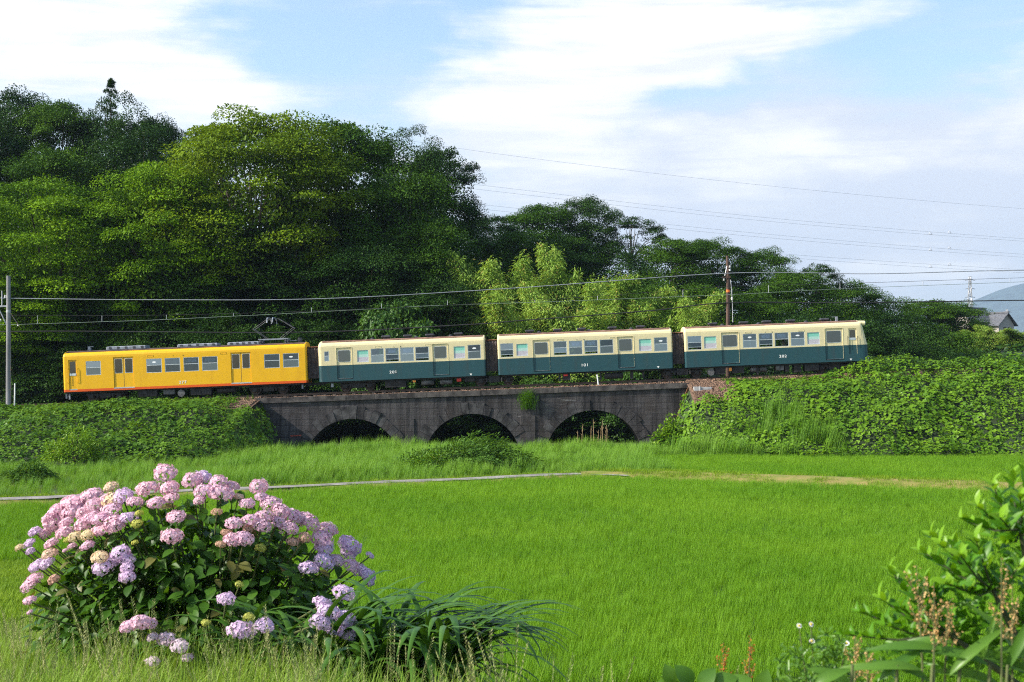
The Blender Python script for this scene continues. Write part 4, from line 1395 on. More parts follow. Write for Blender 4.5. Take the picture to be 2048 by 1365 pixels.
def bamboo(seed):
    rng = np.random.default_rng(seed)
    H = 10.0
    lean = rng.uniform(-.6, .6, 2)
    b = MB(); pos, d, nrm = [], [], []
    for c in range(7):
        ox, oy = rng.uniform(-.8, .8, 2)
        h = H * rng.uniform(.68, 1.0)
        lx, ly = lean + rng.uniform(-1.8, 1.8, 2)
        path = []
        for k in range(9):
            t = k / 8
            path.append((ox + lx * t ** 2.4 * 1.3, oy + ly * t ** 2.4 * 1.3, h * (t - .10 * t ** 4)))
        b.tube(path, [.06 * (1 - .85 * k / 8) for k in range(9)], 6)
        pth = np.array(path)
        m_ = 3400
        t = rng.uniform(.16, 1.0, m_) ** .85
        base = np.stack([np.interp(t, np.linspace(0, 1, 9), pth[:, i]) for i in range(3)], 1)
        nc = 150
        tc_ = np.clip(rng.uniform(.14, 1.0, nc) ** .85, 0, 1); ac = rng.uniform(0, 2 * np.pi, nc)
        rc_ = (1.15 * np.where(tc_ < .35, (tc_ / .35) ** .7, (1 - (tc_ - .35) / .651) ** .85) + .05) * rng.uniform(.1, 1.0, nc) ** .7
        ci = rng.integers(0, nc, m_)
        t = np.clip(tc_[ci], 0, 1); a = ac[ci]; r = rc_[ci]
        base = np.stack([np.interp(t, np.linspace(0, 1, 9), pth[:, i]) for i in range(3)], 1)
        off = np.stack([r * np.cos(a), r * np.sin(a), -.22 * r * r + .45 * r], 1) + rng.normal(0, 1, (m_, 3)) * np.array([.15, .15, .30])
        pos.append(base + off)
        dd = np.stack([np.cos(a), np.sin(a), -.8 * np.ones(m_)], 1) + rng.normal(0, .55, (m_, 3))
        d.append(dd); nrm.append(unit(np.stack([np.cos(a) * .4, np.sin(a) * .4, np.ones(m_)], 1) + rng.normal(0, .45, (m_, 3))))
    pos, d, nrm = np.concatenate(pos), np.concatenate(d), np.concatenate(nrm)
    n = len(pos)
    V, Fc, rv = leaves(pos, d, nrm, .24 * rng.uniform(.7, 1.3, n), .055 * rng.uniform(.8, 1.3, n), rng.uniform(0, 1, n))
    cm = np_mesh('crown', V, Fc, rv); cm.materials.append(M['lf_bamboo'])
    tm = b.mesh('culm'); tm.materials.append(M['culm'])
    PROTO.setdefault('bamboo', []).append((cm, tm, 4.4, 9.4))


for sd in (31, 32, 33):
    bamboo(sd)

_cnt = {}


def tree(name, kind, px, top, Y, width, label, cat, group=None, ground=None, depth=None):
    k = _cnt.get(kind, 0); _cnt[kind] = k + 1
    cm, tm, w0, h0 = PROTO[kind][k % len(PROTO[kind])]
    x = (px - 1024) / F * Y
    zt = CZ + (HY - top) / F * Y
    zg = float(hill_z(x, max(Y, 97))) if ground is None else ground
    sx = width / w0; sz = (zt - zg) / h0
    if kind in ('mid', 'dark') and sz < sx * .95:          # trunk foot stands lower on the slope
        sz = sx * .95; zg = zt - sz * h0
    rot = random.Random(k * 31 + int(px) + 5000).uniform(0, 6.28)
    e = empty(name, (x, Y, zg - .05), label, cat, group, rot=(0, 0, rot), scale=(sx, sx, sz))
    link('crown', cm, None, e)
    link('culm' if kind == 'bamboo' else 'trunk', tm, None, e)
    return e


G1 = 'trees on the wooded hill behind the line'
T = [
    ('broad', 95, 345, 102, 14.5, 'broad bright green tree above the catenary pole on the left'),
    ('broad', 330, 322, 103, 11.5, 'bright green spreading tree left of the tall domed tree'),
    ('lime', 500, 202, 107, 16.5, 'tall domed yellow green tree, highest above the yellow car'),
    ('mid', 672, 226, 115, 12.5, 'dark green tree adjoining the right of the tall domed tree'),
    ('mid', 800, 330, 110, 10.5, 'dense green tree above the gap between yellow and cream cars'),
    ('dark', 800, 272, 128, 7.0, 'slim dark treetop against the sky, left of the two on the ridge'),
    ('dark', 882, 278, 127, 7.5, 'slim dark tree with ragged top at the right shoulder of the big wood'),
    ('mid', 875, 440, 106, 8.0, 'rounded dark tree sloping down to the bamboo'),
    ('dark', 30, 166, 130, 9.0, 'dark treetop at the upper left corner of the wood'),
    ('mid', 120, 190, 128, 9.0, 'dark tree on the ridge just left of the spiky conifer'),
    ('conifer', 222, 152, 130, 4.4, 'spiky conifer rising above the left ridge'),
    ('dark', 215, 215, 126, 8.0, 'dark bushy tree below the spiky conifer'),
    ('dark', 305, 212, 127, 7.0, 'dark tree on the ridge just right of the spiky conifer'),
    ('dark', -50, 215, 122, 10, 'dark tree cut off by the left edge of the photo'),
    ('mid', 130, 285, 116, 11, 'dark tree standing between the left ridge and the bright trees'),
    ('dark', 270, 270, 117, 10, 'shadowy tree behind the bright spreading tree'),
    ('mid', 390, 262, 120, 8, 'shadowy tree just left of the tall domed tree'),
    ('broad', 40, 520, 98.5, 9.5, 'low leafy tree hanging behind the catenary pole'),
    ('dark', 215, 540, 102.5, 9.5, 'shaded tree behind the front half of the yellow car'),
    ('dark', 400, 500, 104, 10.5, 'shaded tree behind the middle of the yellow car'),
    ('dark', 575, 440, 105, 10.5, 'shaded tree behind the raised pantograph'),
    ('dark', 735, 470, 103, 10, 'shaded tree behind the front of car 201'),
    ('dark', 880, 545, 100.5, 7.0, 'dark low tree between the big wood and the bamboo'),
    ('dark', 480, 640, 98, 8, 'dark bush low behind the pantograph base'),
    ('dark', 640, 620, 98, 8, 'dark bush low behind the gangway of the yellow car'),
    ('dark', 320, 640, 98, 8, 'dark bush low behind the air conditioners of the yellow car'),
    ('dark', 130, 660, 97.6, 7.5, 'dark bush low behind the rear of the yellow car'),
    ('dark', 978, 420, 140, 7.0, 'dark tree at the foot of the big wood, left end of the second hill'),
    ('mid', 1085, 400, 150, 9.5, 'leafy tree on the crest of the second hill'),
    ('dark', 1172, 386, 152, 7.5, 'highest dark tree on the second hill'),
    ('sparse', 1262, 430, 150, 7.0, 'thin tree with sky showing through right of the hill crest'),
    ('mid', 1010, 455, 130, 9, 'green tree directly above the left bamboo plumes'),
    ('mid', 1120, 465, 132, 9.5, 'green tree directly above the middle bamboo plumes'),
    ('dark', 1225, 500, 131, 9.0, 'dark tree above the right bamboo plumes'),
    ('mid', 1345, 470, 146, 9.0, 'rounded tree on the slope left of the brown pole'),
    ('mid', 1425, 470, 150, 8.5, 'dark rounded tree just left of the brown pole top'),
    ('mid', 1300, 560, 124, 9.0, 'green tree at the right edge of the bamboo'),
    ('mid', 1400, 560, 126, 9.0, 'green tree low behind the brown pole'),
    ('mid', 1528, 490, 150, 7.5, 'dark pointed treetop right of the brown pole'),
    ('sparse', 1632, 524, 150, 6.0, 'small thin tree with gaps of sky above the leading car'),
    ('mid', 1500, 575, 128, 9.0, 'leafy tree right of the brown pole above the car roof'),
    ('mid', 1590, 535, 140, 9.0, 'dark tree above the front of the leading car'),
    ('mid', 1690, 556, 150, 9.0, 'green tree on the falling slope right of the thin tree'),
    ('dark', 1620, 610, 120, 9.0, 'dark tree behind the roof of the leading car'),
    ('mid', 1765, 580, 152, 8.5, 'green tree sloping down beyond the train front'),
    ('dark', 1720, 625, 118, 9.0, 'dark tree right behind the front of the train'),
    ('mid', 1858, 592, 165, 9.5, 'rounded tree in front of the tile roofed house'),
    ('mid', 1912, 598, 168, 8.5, 'tree touching the left side of the tile roofs'),
    ('dark', 1820, 640, 122, 9.0, 'dark tree low right of the train front'),
    ('mid', 1900, 655, 128, 9.0, 'leafy tree low below the tile roofs'),
    ('dark', 1960, 690, 120, 7.5, 'dark bush above the right embankment below the pale bamboo'),
    ('dark', 2060, 700, 122, 8.0, 'dark bush at the right edge above the embankment'),
    ('dark', 1560, 660, 104, 8.0, 'dark bush behind the wheels of the leading car'),
    ('dark', 1690, 690, 102, 7.0, 'dark bush behind the cab of the leading car'),
    ('dark', 1800, 700, 103, 6.5, 'dark bush just ahead of the train'),
    ('dark', 1890, 712, 104, 6.0, 'low dark bush on the skyline of the right embankment'),
]
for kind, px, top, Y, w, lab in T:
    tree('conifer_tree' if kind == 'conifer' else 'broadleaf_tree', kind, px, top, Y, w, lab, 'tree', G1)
tree('small_tree', 'shrub', 785, 597, 96.5, 6.2, 'small light green tree behind car 201 under the wires', 'tree', ground=1.2)
for px, top, Y, w, lab in ((60, 745, 96, 4, 'shrub beside the foot of the catenary pole'), (1075, 752, 97, 4.5, 'green shrub seen under the floor of car 101'), (1255, 748, 97, 4.5, 'shrub seen under the right half of car 101'), (1160, 748, 98.5, 5, 'shrub seen under the middle of car 101'), (940, 740, 98, 6, 'shrub behind the coupling of cars 201 and 101'), (1010, 820, 100, 6, 'shrub seen through the middle arch'), (1180, 830, 99, 6, 'shrub seen through the right arch'), (730, 850, 99, 6, 'shrub seen through the left arch')):
    tree('shrub', 'shrub', px, top, Y, w, lab, 'shrub', ground=-.3 if 500 < px < 1400 else 1.8)
BAM = [(978, 492, 104, 'pale bamboo plume at the left end of the grove, beside the dark wood'), (1050, 505, 104, 'second tall bamboo plume from the left in the grove behind car 101'),
       (1128, 482, 104.5, 'tallest bamboo plume, in the middle of the grove behind car 101'), (1188, 540, 104, 'bamboo plume next to the right of the tallest one'),
       (1256, 548, 103.5, 'pointed bamboo plume above the right door of car 101'), (1318, 596, 102.5, 'low bamboo plume above the gangway of cars 101 and 202'),
       (1368, 574, 103, 'bamboo plume at the right end of the grove, nearest the brown pole'), (1012, 560, 100.5, 'front bamboo plume above the left door of car 101'),
       (1090, 560, 100.5, 'front bamboo plume just below the tallest one'), (1160, 592, 100, 'low front bamboo plume above the middle windows of car 101'), (1225, 604, 100, 'low front bamboo plume left of the pointed one')]
for i, (px, top, Y, lab) in enumerate(BAM):
    tree('bamboo', 'bamboo', px, top, Y, 6.0 + .6 * math.sin(i * 3), lab, 'bamboo', 'bamboo plumes of the grove')
for px, top, Y, lab in ((1985, 648, 150, 'pale bamboo plume below the tile roofs'), (2034, 655, 148, 'pale bamboo plume touching the right edge of the photo')):
    tree('bamboo', 'bamboo', px, top, Y, 5.5, lab, 'bamboo', 'bamboo plumes by the house')

# undergrowth on the hill, one mass
nU = 26000
x = RNG.uniform(-70, 80, nU); y = 97 + 60 * RNG.uniform(0, 1, nU) ** 1.6
pos = np.stack([x, y, hill_z(x, y) + RNG.uniform(.05, 1.1, nU)], 1)
V, Fc, rv = leaves(pos, RNG.normal(0, 1, (nU, 3)) * [1, 1, .4], unit(np.array([0, -.3, 1]) + RNG.normal(0, .4, (nU, 3))), RNG.uniform(.35, .7, nU), RNG.uniform(.2, .4, nU), RNG.uniform(0, 1, nU))
o = link('undergrowth', np_mesh('undergrowth', V, Fc, rv), M['lf_dark'])
tag(o, 'dark undergrowth on the hillside beneath the trees', 'undergrowth', kind='stuff')

# ================================================================== grasses and rice
M['rice'] = leaf_mat('rice_leaf', (.082, .222, .008), (.202, .372, .022), .36, .5, (1.3, 1.15, .35), .12, spec=.10, instanced=True)
M['reed'] = leaf_mat('reed_leaf', (.065, .18, .010), (.18, .33, .030), .32, .45, (1.25, 1.15, .5), .25, spec=.12, instanced=True)
M['wild'] = leaf_mat('wild_grass', (.12, .24, .02), (.32, .46, .07), .30, .5, (1.2, 1.1, .5), .8, c3=(.40, .34, .12), spec=.12, instanced=True)
M['turf'] = leaf_mat('turf_grass', (.11, .22, .012), (.24, .36, .025), .3, .5, (1.2, 1.1, .5), .5, spec=.1, instanced=True)
M['seedhead'] = leaf_mat('seed_head', (.15, .22, .06), (.38, .35, .15), .25, .6, (1, 1, .8), .8, instanced=True)
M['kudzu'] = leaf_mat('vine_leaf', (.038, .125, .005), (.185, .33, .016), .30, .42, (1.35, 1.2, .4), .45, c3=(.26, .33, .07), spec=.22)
M['kudzu_shade_tint'] = leaf_mat('vine_leaf_shade_tint', (.028, .095, .005), (.135, .255, .013), .30, .42, (1.35, 1.2, .4), .45, c3=(.24, .30, .06), spec=.2)  # same vine leaf, tree shade on the left bank put into its colour
M['vine2'] = leaf_mat('weed_leaf', (.045, .12, .012), (.10, .20, .03), .3, .5, None, .6)
WIND = np.array([.92, .25])


def clump(name, seed, n, spread, L, W, lean, droop, mt, nseg=3, wind=.7):
    rng = np.random.default_rng(seed)
    base = np.concatenate([rng.normal(0, spread, (n, 2)), np.zeros((n, 1))], 1)
    a = rng.uniform(0, 2 * np.pi, n)
    h = np.stack([np.cos(a), np.sin(a)], 1) + wind * WIND
    h = h / np.linalg.norm(h, axis=1, keepdims=True)
    V, Fc, rv = blades(base, h, L * rng.uniform(.6, 1.15, n), W * rng.uniform(.7, 1.2, n), rng.uniform(lean * .2, lean, n), rng.uniform(droop * .2, droop, n), rng.uniform(0, 1, n), nseg)
    me = np_mesh(name, V, Fc, rv); me.materials.append(M[mt])
    return me


rice_k = [clump('rice', 50 + i, 26, .06, .30, .0085, .42, 1.1, 'rice', 3, .9) for i in range(7)]


def fill(xa, xb, ya, yb, dens, keep):
    n = int((xb - xa) * (yb - ya) * dens)
    x = RNG.uniform(xa, xb, n); y = RNG.uniform(ya, yb, n)
    k = keep(x, y)
    return x[k], y[k]


def in_view(x, y, pad=2.5):
    return np.abs(x) < .365 * y + pad


x1, y1 = fill(-32, 34, 20, 38, 46, lambda x, y: in_view(x, y) & (y > bank_edge(x) + .1) & (y < far_edge(x) - .15))
x2, y2 = fill(-32, 34, 38, 67, 30, lambda x, y: in_view(x, y) & (y > bank_edge(x) + .1) & (y < far_edge(x) - .15))
x3, y3 = fill(7, 36, 52, 78, 26, lambda x, y: in_view(x, y, 3) & (y > lev_far(x) + .15) & (y < 77.2) & (x > 7.4))
x = np.concatenate([x1, x2, x3]); y = np.concatenate([y1, y2, y3]); n = len(x)
hv = 1 + .14 * vnoise(x, y, 41, 3, .35)
sc = np.stack([np.ones(n) * 1.1, np.ones(n) * 1.1, hv * RNG.uniform(.85, 1.15, n)], 1) * np.where(y > 50, 1.12, 1.0)[:, None]
o = scatter('rice', np.stack([x, y, np.where(y > 60, np.where(x > 6.5, -.01, 0), 0)], 1), RNG.normal(0, 1.5, n), (RNG.normal(0, .06, n), RNG.normal(.0, .06, n)), sc, rice_k)
tag(o, 'young bright green rice filling the paddies', 'rice')

# short turf on levee and path verge
turf_k = [clump('turf', 70 + i, 16, .09, .13, .010, .8, .8, 'turf', 2, .4) for i in range(4)]
x1, y1 = fill(3.0, 36, 44, 66, 26, lambda x, y: (y > far_edge(x) + .05) & (y < lev_far(x) - .05) & in_view(x, y) & (vnoise(x, y, 47, 3, .8) > -.25))
x2, y2 = fill(-30, 8, 36, 68, 30, lambda x, y: (((y > far_edge(x)) & (y < path_near(x) - .05)) | ((y > path_far(x)) & (y < path_far(x) + 1.0))) & in_view(x, y))
x3, y3 = fill(-14, -3, 13, 34, 110, lambda x, y: (y < bank_edge(x)) & in_view(x, y))
x4, y4 = fill(-40, 10, 40, 84, 8, lambda x, y: (y > path_far(x) + .3) & in_view(x, y))
x = np.concatenate([x1, x2, x3, x4]); y = np.concatenate([y1, y2, y3, y4]); n = len(x)
z = np.where(y < bank_edge(x), bank_z(x, y), np.where((x > 3.0) & (y > far_edge(x)) & (y < lev_far(x)), .34 * np.sin(np.pi * np.clip((y - far_edge(x)) / (lev_far(x) - far_edge(x)), 0, 1)), np.maximum(verge_z(x, y), 0))) - .01
o = scatter('turf_grass', np.stack([x, y, z], 1), RNG.uniform(0, 6.28, n), (np.zeros(n), np.zeros(n)), RNG.uniform(.7, 1.6, (n, 1)) * np.ones((1, 3)), turf_k)
tag(o, 'short yellowish turf on the levees and path edges', 'grass')

# tall reedy grass between path and bridge, and on the embankment foot
reed_k = [clump('reed', 80 + i, 22, .13, 1.05, .022, .30, .95, 'reed', 4, 1.3) for i in range(6)]


def verge_keep(x, y):
    e = emb_base(x)
    inb = (x > XL - .5) & (x < XR)
    far = np.where(inb, np.where((x > -13) & (x < 9.5), 87.5, 84), e + .4)
    return (y > path_far(x) + .7) & (y < far) & in_view(x, y, 3) & ((x < 7.2) | (y > 77.6)) & (vnoise(x, y, 61, 3, .35) > -.55)


x1, y1 = fill(-34, 12, 42, 88, 10, verge_keep)
hh = .62 + .48 * vnoise(x1, y1, 62, 3, .42) - .45 * sstep(3, 0, y1 - path_far(x1) - .7)
hh = np.where(x1 < -14, hh * .75, hh)
x2, y2 = fill(9.0, 19, 77.5, 86.0, 8, lambda x, y: vnoise(x, y, 63, 2, .5) > -.05)
h2 = 1.05 + .3 * vnoise(x2, y2, 64, 2, .5)
k2 = (y2 < 82.5 + vnoise(x2, y2, 66, 2, .6)) & ((x2 < 16.5) | (y2 < 80.5))
x2, y2, h2 = x2[k2], y2[k2], h2[k2]
x = np.concatenate([x1, x2]); y = np.concatenate([y1, y2]); h = np.concatenate([hh, h2]); n = len(x)
z = np.maximum(np.where((x < XL + 1.6) | (x > XR - 1.6), emb_z(x, y), -.05), -.02)
o = scatter('reed_grass', np.stack([x, y, z], 1), RNG.normal(0, .5, n), (RNG.normal(0, .08, n), RNG.normal(.05, .08, n)), h[:, None] * RNG.uniform(.8, 1.2, (n, 1)) * np.array([[.95, .95, 1]]), reed_k)
tag(o, 'tall green reed grass between the path and the bridge', 'grass')

# ---------------- vine cover on both embankments
def vines(name, xa, xb, dens, label, seed, leafm='kudzu'):
    rng = np.random.default_rng(seed)
    n = int((xb - xa) * 20 * dens)
    x = rng.uniform(xa, xb, n); y = rng.uniform(67, 88.6, n)
    eb = emb_base(x)
    ok = (y > eb - .9 + .5 * vnoise(x, y, seed, 2, .6))
    lim = np.where(x < 0, XL + 1.45 - (y - 80) * .08, XR - 1.35 + (y - 80) * .10)
    ok &= np.where(x < 0, x < lim + .3 * vnoise(y, x, 7, 2, .7), x > lim + .3 * vnoise(y, x, 7, 2, .7))
    # the ballast stays bare beside the bridge
    de = np.where(x < 0, XL - x, x - XR)
    ok &= ~((y > 84.8) & (de > -.15) & (de < np.where(x < 0, 1.3, 2.3) * np.clip((y - 84.0) / 3.0, 0, 1)))
    ok &= ~((vnoise(x, y, seed + 21, 2, 2.1) < -.5) & (rng.uniform(0, 1, len(x)) < .8))
    x, y = x[ok], y[ok]
    z0 = np.maximum(emb_z(x, y), -.02)
    eps = .25
    gx = (emb_z(x + eps, y) - emb_z(x - eps, y)) / (2 * eps); gy = (emb_z(x, y + eps) - emb_z(x, y - eps)) / (2 * eps)
    nrm = unit(np.stack([-gx, -gy, np.ones(len(x))], 1))
    mound = .38 + .42 * vnoise(x, y, seed + 2, 2, .2) + .60 * vnoise(x, y * .9, seed + 3, 4, .55) + .36 * vnoise(x, y, seed + 5, 3, 1.7)
    crest = sstep(86.2, 88.2, y) * np.where(x > 0, .35 * sstep(15, 24, x), .18)
    mound = mound * (1 - .8 * sstep(84.8, 87.4, y) * np.where(x > 0, sstep(23, 19, x), 1.0))
    lay = rng.uniform(-.16, .16, len(x)) * np.where((y > 86) & (x < 20), .5, 1)
    pos = np.stack([x, y, z0], 1) + nrm * np.maximum(mound + lay + crest, .02)[:, None]
    # slope of the mounds tilts the leaves
    mx = (vnoise(x + .2, y * .9, seed + 3, 4, .55) - vnoise(x - .2, y * .9, seed + 3, 4, .55)) * .60 / .4
    my = (vnoise(x, (y + .2) * .9, seed + 3, 4, .55) - vnoise(x, (y - .2) * .9, seed + 3, 4, .55)) * .60 / .4
    ln = unit(nrm + np.stack([-mx, -my, np.zeros(len(x))], 1) * .9 + np.array([0, -.1, .35]) + rng.normal(0, .33, (len(x), 3)))
    d = rng.normal(0, 1, (len(x), 3)); d[:, 2] -= .35
    d = d - ln * np.sum(d * ln, 1, keepdims=True)
    L = rng.uniform(.09, .29, len(x)) * (1 + .5 * vnoise(x, y, seed + 9, 3, .5))
    crnd = .5 + .5 * vnoise(x, y, seed + 11, 2, 1.4)
    V, Fc, rv = leaves(pos, d, ln, L, L * .82, np.clip(.6 * rng.uniform(0, 1, len(x)) + .4 * crnd, 0, 1), fold=.14, mid=.42)
    o = link(name, np_mesh(name, V, Fc, rv), M[leafm])
    tag(o, label, 'vines', kind='stuff')


vines('vine_cover', -36, -13.5, 110, 'leafy vines smothering the left embankment below the yellow car', 101, 'kudzu_shade_tint')
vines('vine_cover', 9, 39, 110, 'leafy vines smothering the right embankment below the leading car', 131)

# weeds poking up along the track side
wk = []
for i in range(4):
    rng = np.random.default_rng(300 + i)
    n = 34
    t = rng.uniform(.1, 1, n)
    pos = np.stack([rng.normal(0, .03, n), rng.normal(0, .03, n), t * .55], 1)
    a = rng.uniform(0, 6.28, n)
    d = np.stack([np.cos(a), np.sin(a), .5 * np.ones(n)], 1)
    V, Fc, rv = leaves(pos, d, unit(np.stack([-.3 * np.cos(a), -.3 * np.sin(a), np.ones(n)], 1)), .17 * (1.1 - t), .05 * np.ones(n), rng.uniform(0, 1, n))
    me = np_mesh('weed', V, Fc, rv); me.materials.append(M['vine2']); wk.append(me)
xa = np.concatenate([RNG.uniform(-29, -16, 320), RNG.uniform(12.5, 40, 480), RNG.uniform(13, 38, 260)])
ya = np.concatenate([88.0 + RNG.normal(0, .45, 800), RNG.uniform(78, 87, 260)])
z = np.maximum(emb_z(xa, ya), 0) + .05
n = len(xa)
o = scatter('trackside_weeds', np.stack([xa, ya, z], 1), RNG.uniform(0, 6.28, n), (RNG.normal(0, .12, n), RNG.normal(0, .12, n)), (RNG.uniform(.5, 1.5, (n, 1)) ** 1.3) * np.where((xa > 10) & (xa < 21), .45, np.where(xa < 0, .55, 1.0))[:, None] * np.ones((1, 3)), wk)
tag(o, 'leafy weeds growing along the track side', 'weeds')


# ---------------- single bushes in front of the bridge
def bush(name, px, base_py, Y, wpx, hpx, mt, label, cat='bush', n=4200, leaf=(.16, .06), fern=False, zg=0.0):
    s = F / Y
    x = (px - 1024) / s
    rx, h = wpx / 2 / s, hpx / s
    rng = np.random.default_rng(int(px))
    d = rand_dirs(rng, n, 0.0)
    r = rng.uniform(.35, 1, n) ** .45
    lob = 1 + .16 * np.sin(d[:, 0] * 5 + 1) + .12 * np.sin(d[:, 0] * 13 + d[:, 1] * 9) + .12 * np.sin(d[:, 1] * 17 + d[:, 2] * 11)
    pos = d * (r * lob)[:, None] * np.array([rx, rx * .8, h])
    dd = unit(d * [1, 1, .5] + rng.normal(0, .55, (n, 3))); dd[:, 2] -= .15
    if fern:
        dd[:, 0] += .8
    nm = unit(d * .6 + np.array([0, 0, 1]) + rng.normal(0, .35, (n, 3)))
    V, Fc, rv = leaves(pos, dd, nm, leaf[0] * rng.uniform(.6, 1.3, n), leaf[1] * rng.uniform(.7, 1.3, n), rng.uniform(0, 1, n))
    e = empty(name, (x, Y, zg), label, cat)
    link('foliage', np_mesh('foliage', V, Fc, rv), M[mt], e)
    b = MB()
    for k in range(14):
        q = Vector(pos[k * 37 % n])
        b.tube([(q.x * .1, q.y * .1, 0), (q.x * .5, q.y * .5, q.z * .6), tuple(q)], [.025, .018, .006], 4, cap=False)
    b.build('stems', M['bark'], e)
    return e


M['lf_fern'] = leaf_mat('leaf_fern', (.032, .095, .010), (.10, .205, .024), .28, .5, None, .6, spec=.15)
bush('bush', 945, 945, 68.5, 270, 56, 'lf_fern', 'dark feathery bush in the grass in front of the middle arch', n=14000, leaf=(.20, .075), fern=True)
bush('bush', 150, 940, 70.0, 130, 58, 'kudzu', 'small yellow green bush at the foot of the left vine slope', n=3000, leaf=(.18, .07), zg=.3)
bush('bush', 1340, 905, 84, 70, 60, 'kudzu', 'leafy weed clump at the right foot of the bridge', n=2200, leaf=(.2, .14))
bush('bush', 1020, 945, 67.0, 120, 30, 'lf_fern', 'low leafy weeds beside the path right of the feathery bush', n=3500, leaf=(.16, .08))
bush('bush', 860, 945, 66.0, 110, 34, 'kudzu', 'low light green weeds beside the path left of the feathery bush', n=3500, leaf=(.18, .06))
bush('bush', 60, 960, 60.0, 120, 34, 'lf_fern', 'dark low weed clump by the path at the left edge', n=3500, leaf=(.16, .06))
# grass tuft growing out of the bridge wall
x, _, z = P(1055, 815, 88.0)
tf = empty('grass_tuft', (x, 88.12, z), 'tuft of grass hanging from the bridge wall right of the middle arch', 'grass tuft')
rng = np.random.default_rng(5)
n = 420
base = np.stack([rng.normal(0, .24, n), rng.uniform(-.10, .02, n), rng.uniform(-.2, .55, n)], 1)
a = rng.normal(-np.pi / 2, .9, n)
V, Fc, rv = blades(base, np.stack([np.cos(a), np.sin(a)], 1), rng.uniform(.6, 1.25, n), np.full(n, .022), rng.uniform(.1, .7, n), rng.uniform(1.6, 2.9, n), rng.uniform(0, 1, n), 5)
link('blades', np_mesh('blades', V, Fc, rv), M['reed'], tf)
# dead stalks standing in the right arch
M['straw'] = mat('dry_stalk', (.34, .24, .13), .9, var=.3)
rs_ = random.Random(9)
ORD = ['leftmost', 'second', 'third', 'fourth', 'middle', 'sixth', 'seventh', 'eighth', 'rightmost']
for si, (px, top) in enumerate(((1156, 862), (1164, 848), (1183, 852), (1188, 838), (1196, 860), (1202, 852), (1206, 840), (1211, 850), (1215, 858))):
    xx, _, zz = P(px, top, 87.0)
    b = MB().tube([(0, 0, 0), (rs_.uniform(-.04, .04), 0, zz * .5 + .1), (rs_.uniform(-.08, .08), 0, zz + .2)], [.022, .018, .010], 5)
    for k in range(3):
        h_ = (zz + .2) * (.6 + .13 * k)
        b.tube([(0, 0, h_), (rs_.uniform(-.1, .1), .02, h_ + .12)], [.012, .005], 4)
    o = b.build('dry_stalk', M['straw'])
    o.location = (xx, 87.0, -.2)
    tag(o, 'dry brown reed stalk before the right arch, %s from left of nine' % ORD[si] if 0 < si < 8 else '%s dry brown reed stalk before the right arch' % ORD[si], 'stalk', 'dry stalks in front of the right arch')

# ================================================================== poles and wires
M['pole_conc'] = mat('pole_concrete', (.20, .20, .215), .8, var=.3, scale=3, streak=True)
M['pole_wood'] = mat('pole_tarred_wood', (.085, .052, .040), .9, var=.4, scale=4, streak=True)
M['galv'] = mat('galvanised_steel', (.36, .37, .40), .5, .5, var=.2)
M['porc'] = mat('white_porcelain', (.72, .72, .72), .3, var=.08)
M['band'] = mat('orange_band', (.75, .16, .03), .6, var=.15)
M['wire'] = mat('wire_pale', (.30, .32, .36), .5, .4, var=.1)
M['wire_cu'] = mat('wire_patina', (.20, .26, .22), .5, .4, var=.1)
M['wire_dark'] = mat('cable_black', (.016, .016, .018), .7, var=.1)


def insul(parent, p, d=(0, 0, 1), n=3, r=.06, s=.07):
    p = Vector(p); d = Vector(d).normalized()
    pts, rad = [], []
    for k in range(n):
        for t, q in ((0, .35), (.25, 1), (.55, 1), (.8, .35)):
            pts.append(p + d * s * (k + t)); rad.append(r * q)
    return MB().tube(pts, rad, 8).build('insulator', M['porc'], parent)


# left concrete pole, on the near side of the track
Yp = 88.3; sp_ = F / Yp
xq, _, zq = P(17, 552, Yp); zb_ = float(rail_z(xq)) - .4
pl = empty('catenary_pole', (xq, Yp, zb_), 'grey concrete catenary pole at the left edge of the photo', 'pole')
H = zq - zb_
MB().tube([(0, 0, -.6), (0, 0, 0), (0, 0, H)], [.17, .165, .12], 14).build('shaft', M['pole_conc'], pl)
zz = lambda py: CZ - (py - HY) / sp_ - zb_
MB().box(-.75, .02, -.05, .05, zz(613) - .05, zz(613) + .05, bev=.01).build('crossarm', M['galv'], pl)
MB().tube([(-.68, 0, zz(612)), (-.05, 0, zz(655))], .035, 6).build('brace', M['galv'], pl)
MB().tube([(-.40, 0, zz(612)), (-.40, 0, zz(582))], .035, 6).build('upright', M['galv'], pl)
MB().tube([(.08, 0, zz(625)), (.35, .9, zz(652))], .03, 6).build('bracket', M['galv'], pl)
for (dx, py_) in ((-.22, 597), (-.10, 597)):
    insul(pl, (dx, 0, zz(py_)))
insul(pl, (-.55, -.1, zz(641)), (1, 0, 0), 2, .09)
insul(pl, (.30, .85, zz(652)), (0, 0, 1), 2)
MB().tube([(0, 0, zz(626)), (0, 0, zz(621))], .15, 14).build('band', M['galv'], pl)

